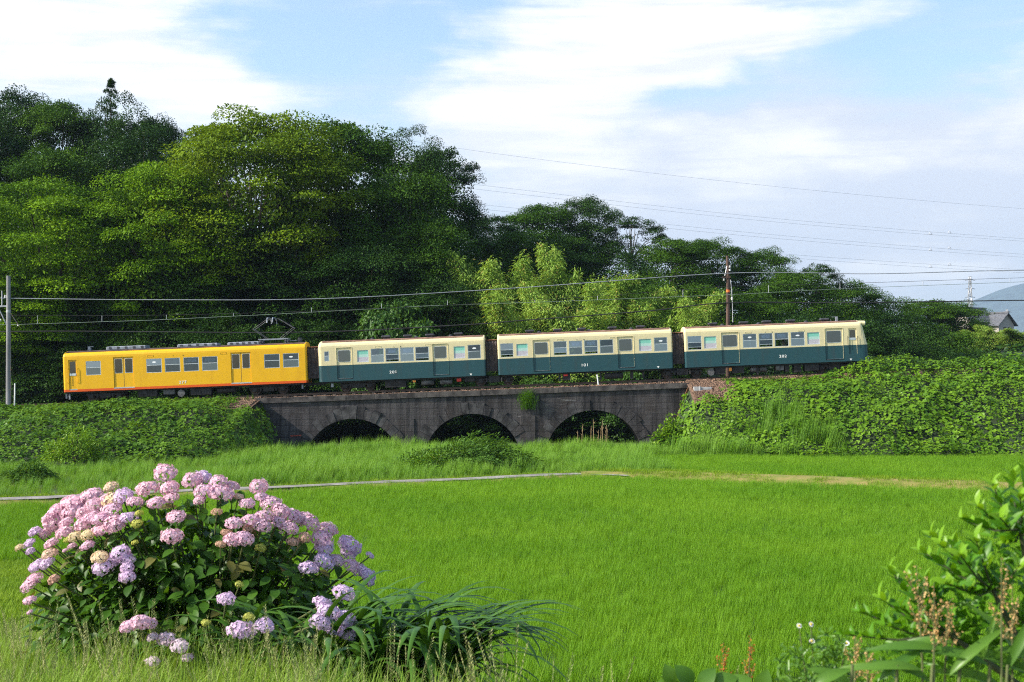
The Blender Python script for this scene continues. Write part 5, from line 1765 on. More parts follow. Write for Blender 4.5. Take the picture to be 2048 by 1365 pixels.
# right wooden pole, behind the train
Yr = 92.4; sr = F / Yr
xq2, _, zq2 = P(1456, 512, Yr); zb2 = float(rail_z(xq2)) - .5
pr_ = empty('catenary_pole', (xq2, Yr, zb2), 'brown wooden pole with an orange band behind the leading car', 'pole')
zr_ = lambda py: CZ - (py - HY) / sr - zb2
MB().tube([(0, 0, -.6), (0, 0, 0), (0, 0, zr_(560)), (-.05, 0, zr_(512))], [.16, .15, .115, .08], 12).build('shaft', M['pole_wood'], pr_)
MB().tube([(0, 0, zr_(585)), (0, 0, zr_(580))], .13, 12).build('band', M['band'], pr_)
for zq_ in (543, 536):
    insul(pr_, (.10, -.12, zr_(zq_)), (0, 0, 1), 2, .07)
insul(pr_, (-.28, -.1, zr_(562)), (0, 0, 1), 2, .07)
insul(pr_, (.24, -.1, zr_(601)), (0, 0, 1), 3, .07)
MB().tube([(.16, -.1, zr_(560)), (.26, -.1, zr_(600)), (.30, -.1, zr_(645))], .025, 5).build('stay_wire', M['galv'], pr_)
MB().box(-.40, .15, -.16, -.08, zr_(555) - .04, zr_(555) + .04).build('crossarm', M['pole_wood'], pr_)
MB().tube([(-.05, -.05, zr_(530)), (-.22, -.1, zr_(552))], .03, 5).build('brace', M['galv'], pr_)


def wire(name, pts, r, mt, label, parts=None, group=None):
    """pts: (px,py,Y) knots joined smoothly"""
    ps = [np.array(P(*q)) for q in pts]
    path = []
    for i in range(len(ps) - 1):
        p0 = ps[max(i - 1, 0)]; p1 = ps[i]; p2 = ps[i + 1]; p3 = ps[min(i + 2, len(ps) - 1)]
        for k in range(10):
            t = k / 10
            path.append(tuple(.5 * ((2 * p1) + (-p0 + p2) * t + (2 * p0 - 5 * p1 + 4 * p2 - p3) * t ** 2 + (-p0 + 3 * p1 - 3 * p2 + p3) * t ** 3)))
    path.append(tuple(ps[-1]))
    b = MB().tube(path, r, 5)
    return tag(b.build(name, mt, None, smooth=True), label, 'wire', group)


wire('feeder_wire', [(-300, 592, 88.4), (17, 597, 88.3), (300, 600, 88.6), (640, 598, 89), (1024, 577, 91), (1456, 547, 92.2), (1750, 548, 92.2), (2048, 541, 92.2), (2400, 545, 92)], .026, M['wire'], 'pale thick feeder wire, uppermost of the wires above the train')
wire('messenger_wire', [(-300, 634, 89.9), (17, 631, 89.9), (300, 631, 89.9), (640, 622, 89.9), (1024, 604, 89.9), (1330, 583, 90), (1456, 573, 90.2), (1700, 567, 90), (2048, 556, 90), (2400, 548, 90)], .012, M['wire_dark'], 'thin messenger wire holding up the contact wire')
cw = empty('contact_wire', P(17, 650, 89.9), 'thin greenish contact wire with droppers just above the train roofs', 'wire')
knots = [(-300, 655, 89.9), (17, 650, 89.9), (300, 641, 89.9), (548, 629, 89.9), (860, 612, 89.9), (1100, 604, 89.9), (1456, 590, 90.0), (1700, 577, 90), (2048, 564, 90), (2400, 552, 90)]
ps = [Vector(P(*q)) for q in knots]
o_ = Vector(cw.location)
MB().tube([p_ - o_ for p_ in ps], .013, 5).build('conductor', M['wire_cu'], cw)
def at_px(kn, px):
    return np.interp(px, [k[0] for k in kn], [k[1] for k in kn])
mess = [(-300, 634), (17, 631), (300, 631), (640, 622), (1024, 604), (1330, 583), (1456, 573), (1700, 567), (2048, 556), (2400, 548)]
for px in (75, 204, 333, 467, 623, 763, 895, 1070, 1195, 1366, 1537, 1680, 1846, 2020):
    a = Vector(P(px, at_px(mess, px), 89.9)); c_ = Vector(P(px, at_px(knots, px), 89.9))
    if (a - c_).length < .12: a = c_ + Vector((0, 0, .3))
    MB().tube([a - o_, c_ - o_], .018, 4).build('dropper', M['wire'], cw)
wire('feeder_wire', [(-300, 668, 91.5), (100, 663, 91.5), (600, 665, 91.5), (930, 650, 91.5), (1024, 643, 91.5), (1300, 622, 92), (1456, 606, 92.3), (1700, 606, 92.3), (2048, 601, 92.3), (2400, 597, 92)], .035, M['wire_dark'], 'thick black cable, lowest of the wires behind the train')
for pts, lab in (([(700, 262, 240), (1024, 312, 250), (1536, 372, 270), (2048, 418, 300), (2500, 445, 330)], 'faint single overhead line, highest across the clouds'),
                 ([(700, 340, 240), (1024, 378, 250), (1536, 436, 270), (2048, 478, 300), (2500, 505, 330)], 'upper line of the upper pair crossing the sky'),
                 ([(700, 348, 243), (1024, 387, 253), (1536, 443, 273), (2048, 483, 303), (2500, 509, 333)], 'lower line of the upper pair crossing the sky'),
                 ([(700, 382, 240), (1024, 416, 250), (1536, 469, 270), (2048, 509, 300), (2500, 533, 330)], 'upper line of the middle pair crossing the sky'),
                 ([(700, 390, 243), (1024, 425, 253), (1536, 476, 273), (2048, 515, 303), (2500, 538, 333)], 'lower line of the middle pair crossing the sky'),
                 ([(700, 430, 240), (1024, 458, 250), (1536, 506, 270), (2048, 540, 300), (2500, 560, 330)], 'upper line of the lowest pair crossing the sky'),
                 ([(700, 438, 243), (1024, 466, 253), (1536, 513, 273), (2048, 546, 303), (2500, 565, 333)], 'lower line of the lowest pair crossing the sky')):
    w = wire('power_line', pts, .018, M['galv'], lab, group='high voltage lines across the sky')
    if 'single' not in lab:
        px = 1861 if 'lower line' in lab else 1899
        yv = np.interp(px, [q[0] for q in pts], [q[1] for q in pts]); Yv = np.interp(px, [q[0] for q in pts], [q[2] for q in pts])
        c_ = Vector(P(px, yv, Yv))
        b = MB(); b.tube([c_ + Vector((-.35, 0, -.1)), c_ + Vector((0, 0, .45)), c_ + Vector((.35, 0, -.1))], .05, 5); b.tube([c_ + Vector((-.35, 0, -.1)), c_ + Vector((.35, 0, -.1))], .05, 5)
        b.build('spacer', M['galv'], w)

# white marker posts
for px, top, bot, Y, lab, tl in ((29, 768, 812, 87.2, 'short white marker post beside the left catenary pole', .02), (1196, 750, 764, 88.35, 'small white marker post on the bridge edge below car 101', -.12)):
    x, _, z1 = P(px, top, Y); z0 = P(px, bot, Y)[2]
    e = empty('marker_post', (x, Y, z0), lab, 'post', rot=(0, tl, 0))
    MB().tube([(0, 0, -.2), (0, 0, z1 - z0)], .045, 8).build('shaft', M['porc'], e)
    MB().tube([(0, 0, z1 - z0), (0, 0, z1 - z0 + .03)], [.05, .02], 8).build('cap', M['galv'], e)

# ================================================================== house, pylons
M['tile'] = mat('grey_roof_tile', (.10, .105, .12), .5, var=.3, scale=2)
M['wallw'] = mat('house_plaster', (.36, .33, .30), .9, var=.1)
M['woodtrim'] = mat('dark_timber', (.06, .045, .04), .8, var=.2)
M['winglass'] = mat('dark_window', (.03, .035, .045), .1, var=.1)
M['solar'] = mat('solar_panel', (.35, .40, .48), .2, var=.1)
Yh = 235.; sh = F / Yh
xh_, _, zr0 = P(1970, 616, Yh)
zg_ = 8.5
hs = empty('house', (xh_, Yh, zg_), 'traditional house with grey tiled gable roofs behind the trees', 'house', rot=(0, 0, R(28)), scale=(.72, .72, 1))


def gable(cx, cy, lx, ly, zb, zt, ov, axis):
    """roof ridge along the axis; returns slabs with tile rows as parts"""
    rows = 9
    for s in (-1, 1):
        for k in range(rows):
            t0, t1 = k / rows, (k + 1.12) / rows
            if axis == 'x':
                y0, y1 = s * (ly + ov) * (1 - t0), s * (ly + ov) * max(0, 1 - t1)
                z0, z1 = zb + (zt - zb) * t0, zb + (zt - zb) * min(1, t1)
                vs = [(cx - lx - ov, cy + y0, z0 + .07), (cx + lx + ov, cy + y0, z0 + .07), (cx + lx + ov, cy + y1, z1), (cx - lx - ov, cy + y1, z1)]
            else:
                x0, x1 = s * (lx + ov) * (1 - t0), s * (lx + ov) * max(0, 1 - t1)
                z0, z1 = zb + (zt - zb) * t0, zb + (zt - zb) * min(1, t1)
                vs = [(cx + x0, cy - ly - ov, z0 + .07), (cx + x0, cy + ly + ov, z0 + .07), (cx + x1, cy + ly + ov, z1), (cx + x1, cy - ly - ov, z1)]
            vs += [(v[0], v[1], v[2] - .12) for v in vs]
            MB().add(vs, [(0, 1, 2, 3), (7, 6, 5, 4), (0, 4, 5, 1), (1, 5, 6, 2), (2, 6, 7, 3), (3, 7, 4, 0)]).build('tile_course', M['tile'], hs)
    if axis == 'x':
        MB().box(cx - lx - ov - .1, cx + lx + ov + .1, cy - .18, cy + .18, zt - .05, zt + .25, bev=.06).build('ridge', M['tile'], hs)
    else:
        MB().box(cx - .18, cx + .18, cy - ly - ov - .1, cy + ly + ov + .1, zt - .05, zt + .25, bev=.06).build('ridge', M['tile'], hs)


def hbox(cx, cy, lx, ly, z0, z1, ztop, axis):
    b = MB().box(cx - lx, cx + lx, cy - ly, cy + ly, z0, z1)
    if axis == 'x':
        for s in (-1, 1): b.add([(cx + s * lx, cy - ly, z1), (cx + s * lx, cy + ly, z1), (cx + s * lx, cy, ztop)], [(0, 1, 2)])
    else:
        for s in (-1, 1): b.add([(cx - lx, cy + s * ly, z1), (cx + lx, cy + s * ly, z1), (cx, cy + s * ly, ztop)], [(0, 1, 2)])
    b.build('wall', M['wallw'], hs)


zt1 = P(1950, 618, Yh)[2] - zg_; zt2 = P(1985, 628, Yh)[2] - zg_
hbox(-2.6, 1.5, 3.4, 3.0, -1, zt1 - 2.1, zt1, 'x'); gable(-2.6, 1.5, 3.4, 3.0, zt1 - 2.3, zt1, .8, 'x')
hbox(1.4, -1.4, 2.4, 3.6, -1, zt2 - 1.9, zt2, 'y'); gable(1.4, -1.4, 2.4, 3.6, zt2 - 2.1, zt2, .7, 'y')
MB().box(.2, 1.2, -3.6, -2.0, zt2 - 1.35, zt2 - .75).build('dormer', M['tile'], hs)
pnl = MB().add([(-.9, -3.4, zt2 - 1.75), (-.9, .2, zt2 - 1.75), (1.0, .2, zt2 - .25), (1.0, -3.4, zt2 - .25)], [(0, 1, 2, 3)]).build('solar_panel', M['solar'], hs)
for xw in (.5, 1.9):
    w = MB().box(xw, xw + .8, -5.06, -4.99, zt2 - 3.4, zt2 - 2.3).build('window', M['woodtrim'], hs)
    MB().box(xw + .06, xw + .74, -5.10, -5.05, zt2 - 3.34, zt2 - 2.36).build('pane', M['winglass'], w)


def pylon(px, top, Y, label, bw=5.0):
    x, _, z = P(px, top, Y)
    e = empty('pylon', (x, Y, 0), label, 'pylon', 'steel lattice pylons on the far right')
    lv = [0, .2, .38, .54, .68, .80, .9, 1.0]
    wd = [bw, bw * .78, bw * .58, bw * .42, bw * .30, bw * .20, bw * .15, bw * .10]
    for sx in (-1, 1):
        for sy in (-1, 1):
            MB().tube([(sx * w_, sy * w_, z * t) for t, w_ in zip(lv, wd)], .22, 5).build('leg', M['galv'], e)
    b = MB()
    for (t0, w0), (t1, w1) in zip(zip(lv[:-1], wd[:-1]), zip(lv[1:], wd[1:])):
        for s in (-1, 1):
            b.tube([(-w0, s * w0, z * t0), (w1, s * w1, z * t1)], .12, 4); b.tube([(w0, s * w0, z * t0), (-w1, s * w1, z * t1)], .12, 4)
            b.tube([(s * w0, -w0, z * t0), (s * w1, w1, z * t1)], .12, 4); b.tube([(s * w0, w0, z * t0), (s * w1, -w1, z * t1)], .12, 4)
    b.build('lattice', M['galv'], e)
    for t in (.80, .88, .96):
        MB().tube([(-3.2, 0, z * t), (0, 0, z * t + .8), (3.2, 0, z * t)], .2, 5).build('crossarm', M['galv'], e)


pylon(1940, 553, 900, 'tall lattice pylon standing left of the blue mountain')
pylon(2014, 619, 900, 'short lattice pylon right of the tile roofed house', 3.5)

# ================================================================== foreground plants
# ---------------- hydrangea
def petal_mat(name, a, b_, c_):
    m, n = new_mat(name)
    rnd = n.n('ShaderNodeAttribute', attribute_name='rnd').outputs['Fac']
    oi = n.n('ShaderNodeObjectInfo').outputs['Random']
    c = n.mix(rnd, a, b_)
    c = n.mix(n.m('MULTIPLY', oi, .55), c, c_)
    p = n.n('ShaderNodeBsdfPrincipled', {'Base Color': c, 'Roughness': .6, 'Specular IOR Level': .2})
    tr = n.n('ShaderNodeBsdfTranslucent', {'Color': c})
    mx = n.n('ShaderNodeMixShader', {0: .3, 1: p.outputs[0], 2: tr.outputs[0]})
    out(n, mx.outputs[0])
    return m


M['pt_pink'] = petal_mat('petal_pink', (.70, .35, .47), (.82, .60, .67), (.70, .48, .63))
M['pt_lilac'] = petal_mat('petal_lilac', (.62, .42, .66), (.76, .62, .78), (.64, .44, .62))
M['pt_cream'] = petal_mat('petal_cream', (.68, .56, .28), (.76, .62, .44), (.76, .48, .46))
M['pt_yellow'] = petal_mat('petal_green_yellow', (.42, .44, .07), (.56, .54, .12), (.40, .44, .12))
M['pt_tan'] = petal_mat('petal_faded', (.50, .30, .18), (.58, .40, .28), (.60, .36, .32))
M['pt_pale'] = petal_mat('petal_pale', (.66, .50, .58), (.74, .64, .68), (.66, .42, .52))
M['lf_hyd'] = leaf_mat('leaf_hydrangea', (.018, .062, .007), (.070, .165, .014), .28, .38, (1.4, 1.2, .4), 1.2, spec=.2)
M['lf_hyd2'] = leaf_mat('leaf_hydrangea_old', (.05, .09, .015), (.14, .13, .03), .28, .45, (1.3, 1.1, .4), 1.2)
M['stem'] = mat('green_stem', (.10, .12, .04), .8, var=.3)


def head_mesh(seed, nfl=105):
    """mophead of unit radius: small four-petalled florets over a flattened dome"""
    rng = np.random.default_rng(seed)
    k = np.arange(nfl) + .5
    z = 1 - k / nfl * 1.55; a = k * 2.39996 + rng.normal(0, .12, nfl)
    r = np.sqrt(np.clip(1 - z * z, 0, 1))
    c = np.stack([r * np.cos(a), r * np.sin(a), z], 1)
    lump = 1 + .09 * np.sin(c[:, 0] * 4 + seed) + rng.normal(0, .06, nfl)
    nrm = unit(c + rng.normal(0, .22, (nfl, 3)))
    pos = c * lump[:, None] * np.array([1, 1, .78])
    t1 = unit(np.cross(nrm, rng.normal(0, 1, (nfl, 3)))); t2 = np.cross(nrm, t1)
    Vs, Fs, Rs = [], [], []
    s = .20 * rng.uniform(.8, 1.2, nfl)
    for q in range(4):
        an = q * np.pi / 2
        d = t1 * math.cos(an) + t2 * math.sin(an); e = -t1 * math.sin(an) + t2 * math.cos(an)
        S = s[:, None]
        v0 = pos; v1 = pos + d * S * .62 + e * S * .52 + nrm * S * .18; v2 = pos + d * S * 1.12 + nrm * S * rng.uniform(-.05, .30, (nfl, 1)); v3 = pos + d * S * .62 - e * S * .52 + nrm * S * .18
        V = np.stack([v0, v1, v2, v3], 1).reshape(-1, 3)
        i = np.arange(nfl)[:, None] * 4
        Fs.append(np.concatenate([i + np.array([[0, 1, 2]]), i + np.array([[0, 2, 3]])]) + sum(len(v) for v in Vs))
        Vs.append(V); Rs.append(np.repeat(rng.uniform(0, 1, nfl), 4))
    return np_mesh('flower_head', np.concatenate(Vs), np.concatenate(Fs), np.concatenate(Rs))


HM = [head_mesh(400 + i) for i in range(5)]
for hm in HM:
    hm.materials.append(M['pt_pink'])
hyd = empty('hydrangea', (-2.68, 12.0, float(bank_z(-2.68, 12.0))), 'big hydrangea bush with pink and lilac mophead flowers, lower left', 'hydrangea')
HO = Vector(hyd.location)
HEADS = """845,120,55,p 568,188,38,c 755,200,60,p 868,195,50,p 985,155,50,p 1040,140,45,l 1118,165,45,p 1050,215,50,p 1130,220,55,p 1190,185,35,p 1325,188,42,p
470,232,48,p 628,238,48,l 875,245,36,p 798,273,42,p 693,265,36,p 580,262,50,c 540,250,35,p 375,270,55,p 485,285,50,p 290,312,45,p 570,312,48,p 380,305,55,p 275,370,55,p
255,345,40,p 345,335,45,p 430,325,42,p 658,347,45,l 515,352,42,p 430,380,50,p 530,410,48,p 590,380,48,p 330,425,50,p 700,378,28,y 452,435,33,c 385,445,30,c 262,480,34,p
448,492,36,p 370,492,20,p 335,515,15,p 100,500,20,c 180,420,35,l 232,430,32,p 150,480,30,l 155,520,25,l 345,460,18,y 255,535,38,c 190,595,42,l 240,580,40,l 900,342,42,p
880,442,52,p 512,550,40,c 535,595,55,l 615,528,45,l 650,560,35,l 650,605,38,l 652,652,40,l 275,665,30,t 150,690,45,p 180,660,36,p 152,772,32,p 152,832,15,p 1020,260,28,p
1110,318,28,t 1160,425,26,t 1265,275,38,p 1340,245,40,p 1385,275,55,p 1195,375,40,p 1190,460,42,p 1250,455,42,p 1340,385,45,p 1280,360,42,p 1350,340,45,p 1420,370,40,p
1440,315,45,p 1500,340,50,p 1550,350,45,p 1590,375,45,p 1480,400,40,p 1270,405,28,t 1680,408,42,p 1650,460,55,p 1660,500,50,l 1130,485,25,t 1335,503,28,y 1580,605,42,l
1660,570,45,l 1790,490,52,l 1785,525,40,l 1725,565,38,p 1800,595,42,p 1840,615,45,l 1885,640,40,l 1895,540,22,l 1890,675,25,l 1160,762,45,l 1760,732,48,l 1650,785,48,l
1685,825,50,l 1640,880,45,l 1770,865,45,l 1700,930,30,l 1775,938,45,l 1235,925,58,l 1350,900,45,l 1275,855,28,y 1225,688,18,y 660,905,50,p 720,885,45,p 770,890,35,p
780,960,28,w 850,970,45,w 920,1005,45,w 960,1065,30,w 780,1085,40,w 1055,885,20,y 1220,240,26,c 1560,450,34,t 1500,470,30,t 690,475,18,y 712,325,20,y 340,375,40,p 300,395,38,p 470,345,36,p"""
MK = {'p': 'pt_pink', 'l': 'pt_lilac', 'c': 'pt_cream', 'y': 'pt_yellow', 't': 'pt_tan', 'w': 'pt_pale'}
rh = random.Random(77)


def mound_y(px, py):
    a = (px - 385) / 372.0; b_ = (1330 - py) / 395.0
    return 12.05 - 1.05 * math.sqrt(max(0.0, 1 - min(1, a * a + b_ * b_)))


stems = []
for tok in HEADS.split():
    cx, cy, hw, k = tok.split(',')
    px = float(cx) * .390625; py = 900 + float(cy) * .390625; hw = float(hw) * .390625
    Y = mound_y(px, py) + rh.uniform(-.05, .05) - .75 * float(sstep(1150, 1225, py))
    r_ = hw / F * Y * rh.uniform(.94, 1.14)
    o = link('flower_head', HM[rh.randrange(5)], None, hyd)
    o.material_slots[0].link = 'OBJECT'
    o.material_slots[0].material = M[MK[k]]
    pw = Vector(P(px, py, Y))
    o.location = pw - HO
    a = max(-1, min(1, (px - 385) / 372.0))
    o.rotation_euler = (R(rh.uniform(12, 40)), R(rh.uniform(-10, 10) + a * 28), rh.uniform(0, 6.28))
    o.rotation_mode = 'XYZ'
    # spin first about its own axis, then tilt to the viewer
    o.matrix_basis = Matrix.Translation(pw - HO) @ Matrix.Rotation(R(rh.uniform(5, 32)), 4, 'X') @ Matrix.Rotation(a * .5 + rh.uniform(-.15, .15), 4, 'Y') @ Matrix.Rotation(rh.uniform(0, 6.28), 4, 'Z') @ Matrix.Diagonal((r_, r_, r_ * rh.uniform(.68, .90), 1))
    stems.append(pw - HO)
b = MB()
for p_ in stems:
    root = Vector((p_.x * .25 + rh.uniform(-.1, .1), .1 + rh.uniform(-.1, .1), 0))
    b.tube([root, root.lerp(p_, .5) + Vector((0, .12, .05)), p_ - Vector((0, 0, .01))], [.012, .009, .006], 5, cap=False)
b.build('stems', M['stem'], hyd)


def leaf_blade(L, W, bend=.25, nseg=4, fold=.15, serr=False):
    """ovate leaf along +x, normal +z"""
    b = MB(); vs = []; fs = []
    for k in range(nseg + 1):
        t = k / nseg
        w = W * .5 * math.sin(math.pi * min(1, (t * .96 + .02))) ** .75 * (1.15 - .35 * t)
        z = -bend * L * t * t
        if k == nseg: w = 0.001
        vs += [(L * t, -w, z + fold * w), (L * t, 0, z), (L * t, w, z + fold * w)]
    for k in range(nseg):
        a = 3 * k
        fs += [(a, a + 3, a + 4, a + 1), (a + 1, a + 4, a + 5, a + 2)]
    b.add(vs, fs)
    return b


def orient(pos, d, nrm, roll=0, s=1.0):
    d = Vector(d).normalized(); n_ = Vector(nrm)
    y = n_.cross(d).normalized(); z = d.cross(y)
    m_ = Matrix(((d.x, y.x, z.x, pos[0]), (d.y, y.y, z.y, pos[1]), (d.z, y.z, z.z, pos[2]), (0, 0, 0, 1)))
    return m_ @ Matrix.Rotation(roll, 4, 'X') @ Matrix.Scale(s, 4)


def add_rnd(me, v):
    a = me.attributes.new('rnd', 'FLOAT', 'POINT'); a.data.foreach_set('value', np.full(len(me.vertices), v, dtype=np.float32))


hl = []
for i in range(8):
    me = leaf_blade(1.0, .62 + .04 * (i % 3), .18 + .06 * (i % 4), fold=.18 + .05 * (i % 2)).mesh('leaf', True)
    me.materials.append(M['lf_hyd2'] if i == 7 else M['lf_hyd']); add_rnd(me, i / 8); hl.append(me)
cnt = 0
while cnt < 290:                                  # the leaves nearest the eye, one by one
    a = rh.uniform(-1.0, 1.0); b_ = rh.uniform(.02, .97)
    if a * a + b_ * b_ > .97: continue
    px, py = 385 + a * 350, 1330 - b_ * 372
    Y = 12.05 - (.98 * math.sqrt(1 - a * a - b_ * b_)) * rh.uniform(.86, 1.0)
    pw = Vector(P(px, py, Y)) - HO
    nv = Vector((a, -math.sqrt(max(0, 1 - a * a - b_ * b_)), b_ + .35)).normalized()
    d = Vector((a + rh.uniform(-.9, .9), -.5 + rh.uniform(-.7, .7), -.25 + rh.uniform(-.4, .35)))
    nv = (nv + Vector((rh.uniform(-.4, .4), rh.uniform(-.4, .4), rh.uniform(0, .6)))).normalized()
    if abs(d.normalized().dot(nv)) > .85: continue
    o = link('leaf', rh.choice(hl), None, hyd)
    o.matrix_basis = orient(pw, d, nv, 0, rh.uniform(.085, .14))
    cnt += 1
nL = 5200
rng = np.random.default_rng(8)
d = rand_dirs(rng, nL, -.02)
rad_ = rng.uniform(.2, .94, nL) ** .5
pos = d * rad_[:, None] * np.array([1.42, .95, 1.48])
pos[:, 2] += .02
nm = unit(d * .7 + np.array([0, 0, .8]) + rng.normal(0, .4, (nL, 3)))
dd = unit(d * [1, 1, .2] + rng.normal(0, .6, (nL, 3))); dd[:, 2] -= .3
L_ = rng.uniform(.08, .16, nL)
V, Fc, rv = leaves(pos, dd, nm, L_, L_ * .6, rng.uniform(0, 1, nL), fold=.16)
o = link('foliage', np_mesh('foliage', V, Fc, rv), M['lf_hyd'], hyd)
o['kind'] = 'stuff'

# ---------------- strap leaved lily beside it
M['strap'] = leaf_mat('strap_leaf', (.026, .085, .010), (.082, .18, .022), .22, .36, (1.3, 1.2, .5), 1.5, spec=.3)


def strap(parent, root, head, L, W, lean, droop, rv, nseg=12, kink=None):
    h = Vector((head[0], head[1], 0)).normalized(); s = Vector((-h.y, h.x, 0))
    p_ = Vector(root); vs, fs = [], []
    for k in range(nseg + 1):
        t = k / nseg
        w = W * .5 * (min(1, .6 + t * 2) if t < .3 else 1) * (1 - t ** 5)
        a = lean + droop * t ** 1.4
        if kink and t > kink: a += 1.2
        tn = h * math.sin(a) + Vector((0, 0, 1)) * math.cos(a)
        nr = tn.cross(s)
        vs += [tuple(p_ - s * w + nr * w * .35 * -1), tuple(p_), tuple(p_ + s * w + nr * w * .35 * -1)]
        p_ = p_ + tn * (L / nseg)
    for k in range(nseg):
        a = 3 * k
        fs += [(a, a + 3, a + 4, a + 1), (a + 1, a + 4, a + 5, a + 2)]
    me = MB().add(vs, fs).mesh('leaf', True); add_rnd(me, rv)
    return link('leaf', me, M['strap'], parent)


xg, yg = (800 - 1024) / F * 10.9, 10.9
lily = empty('strap_leaf_lily', (xg, yg, float(bank_z(xg, yg)) + .02), 'clump of long arching dark strap leaves right of the hydrangea', 'lily plant')
rl = random.Random(31)
for i in range(215):
    an = rl.gauss(-.12, .7) if i % 4 else rl.uniform(0, 6.28)
    ro = (rl.uniform(-.65, .45), rl.uniform(-.35, .3), rl.uniform(-.05, .2))
    strap(lily, ro, (math.cos(an), math.sin(an) * .8), rl.uniform(.85, 1.50), rl.uniform(.046, .072), rl.uniform(.05, .55), rl.uniform(1.5, 2.9), rl.random())
for (dx, dz_, an, L_, W_, ln, dr, kk) in ((-.10, .35, .1, .80, .07, .05, .5, .72), (-.05, .30, .25, .85, .05, .1, 1.9, None), (-.12, .3, -.2, .8, .03, .15, 2.3, None)):
    strap(lily, (dx, -.15, dz_), (math.cos(an), math.sin(an)), L_, W_, ln, dr, .4, kink=kk)
xg2, yg2 = (520 - 1024) / F * 10.75, 10.75
lily2 = empty('strap_leaf_lily', (xg2, yg2, float(bank_z(xg2, yg2)) + .02), 'few strap leaves drooping in front of the hydrangea', 'lily plant')
for i in range(40):
    an = rl.uniform(-1.2, 4.3)
    strap(lily2, (rl.uniform(-.35, .35), rl.uniform(-.1, .25), rl.uniform(0, .12)), (math.cos(an), math.sin(an)), rl.uniform(.6, 1.0), rl.uniform(.04, .06), rl.uniform(.1, .55), rl.uniform(1.2, 2.6), rl.random())

# ---------------- wild grass of the near bank
gk = [clump('wild_grass', 500 + i, 13, .06, .46, .0075, .55, 1.3, 'wild', 5, .5) for i in range(5)]
# stalks with seed heads
for i in range(4):
    rng = np.random.default_rng(520 + i)
    parts = []
    for s in range(3):
        Hs = rng.uniform(.45, .75); a = rng.uniform(0, 6.28); ln = rng.uniform(.05, .3)
        h = np.array([[math.cos(a), math.sin(a)]])
        base = np.array([[rng.normal(0, .03), rng.normal(0, .03), 0]])
        parts.append(blades(base, h, np.array([Hs]), np.array([.005]), np.array([ln]), np.array([.3]), np.array([.6]), 5))
        n_ = 30
        t = np.linspace(.55, 1.0, n_)
        sx = np.sin(ln + .1) * Hs * t; sz = np.cos(ln + .1) * Hs * t
        pos = base + np.stack([math.cos(a) * sx, math.sin(a) * sx, sz], 1)
        sd = np.where(np.arange(n_) % 2 == 0, 1, -1)
        d = np.stack([-math.sin(a) * sd * .6, math.cos(a) * sd * .6, np.ones(n_)], 1)
        parts.append(leaves(pos, d, rng.normal(0, 1, (n_, 3)), np.full(n_, .022), np.full(n_, .008), rng.uniform(0, 1, n_)))
    V, Fc, rv = merge(parts)
    me = np_mesh('seed_grass', V, Fc, rv); me.materials.append(M['seedhead']); gk.append(me)


def grass_keep(x, y):
    hydm = ((x + 2.68) / 1.35) ** 2 + ((y - 12.0) / .75) ** 2 < 1
    return in_view(x, y, .6) & ~hydm


x1, y1 = fill(-5.2, 4.2, 8.2, 11.9, 95, lambda x, y: grass_keep(x, y) & (x < .6 - (y - 8.2) * .95 + .3 * vnoise(x, y, 91, 2, 1.2)) )
x2, y2 = fill(-6.5, -2.5, 11.9, 16, 70, lambda x, y: grass_keep(x, y))
x3, y3 = fill(-.4, 2.2, 8.4, 10.2, 7, lambda x, y: x > -1)
x = np.concatenate([x1, x2, x3]); y = np.concatenate([y1, y2, y3]); n = len(x)
sv_ = RNG.uniform(.55, 1.15, (n, 1)) * (1 + .25 * vnoise(x, y, 92, 2, .9))[:, None] * np.where(x < -3.2, .75, 1.0)[:, None]
gk = gk[:5] * 4 + gk[5:]
o = scatter('wild_grass', np.stack([x, y, bank_z(x, y) - .01], 1), RNG.uniform(0, 6.28, n), (RNG.normal(0, .1, n), RNG.normal(0, .1, n)), sv_ * np.ones((1, 3)), gk)
tag(o, 'wild grass with seed stalks along the near bank', 'grass')

# ---------------- citrus shrub at the right edge
M['lf_citrus'] = leaf_mat('leaf_citrus', (.055, .180, .008), (.125, .30, .016), .40, .36, (1.45, 1.25, .35), 3.0, spec=.25)
M['lf_citrus2'] = leaf_mat('leaf_citrus_young', (.13, .31, .015), (.22, .40, .025), .42, .36, (1.3, 1.2, .4), 3.0, spec=.25)
M['twig'] = mat('green_twig', (.05, .065, .025), .8, var=.3)
YC = 5.0
base_c = Vector(P(2105, 1420, YC))
cit = empty('citrus_shrub', tuple(base_c), 'glossy leaved citrus shrub leaning in from the right edge', 'shrub')
cl = []
for i in range(6):
    me = leaf_blade(1.0, .40 + .03 * (i % 3), .10 + .07 * (i % 3), fold=.30).mesh('leaf', True)
    me.materials.append(M['lf_citrus2'] if i >= 4 else M['lf_citrus']); add_rnd(me, i / 6); cl.append(me)
rc = random.Random(13)
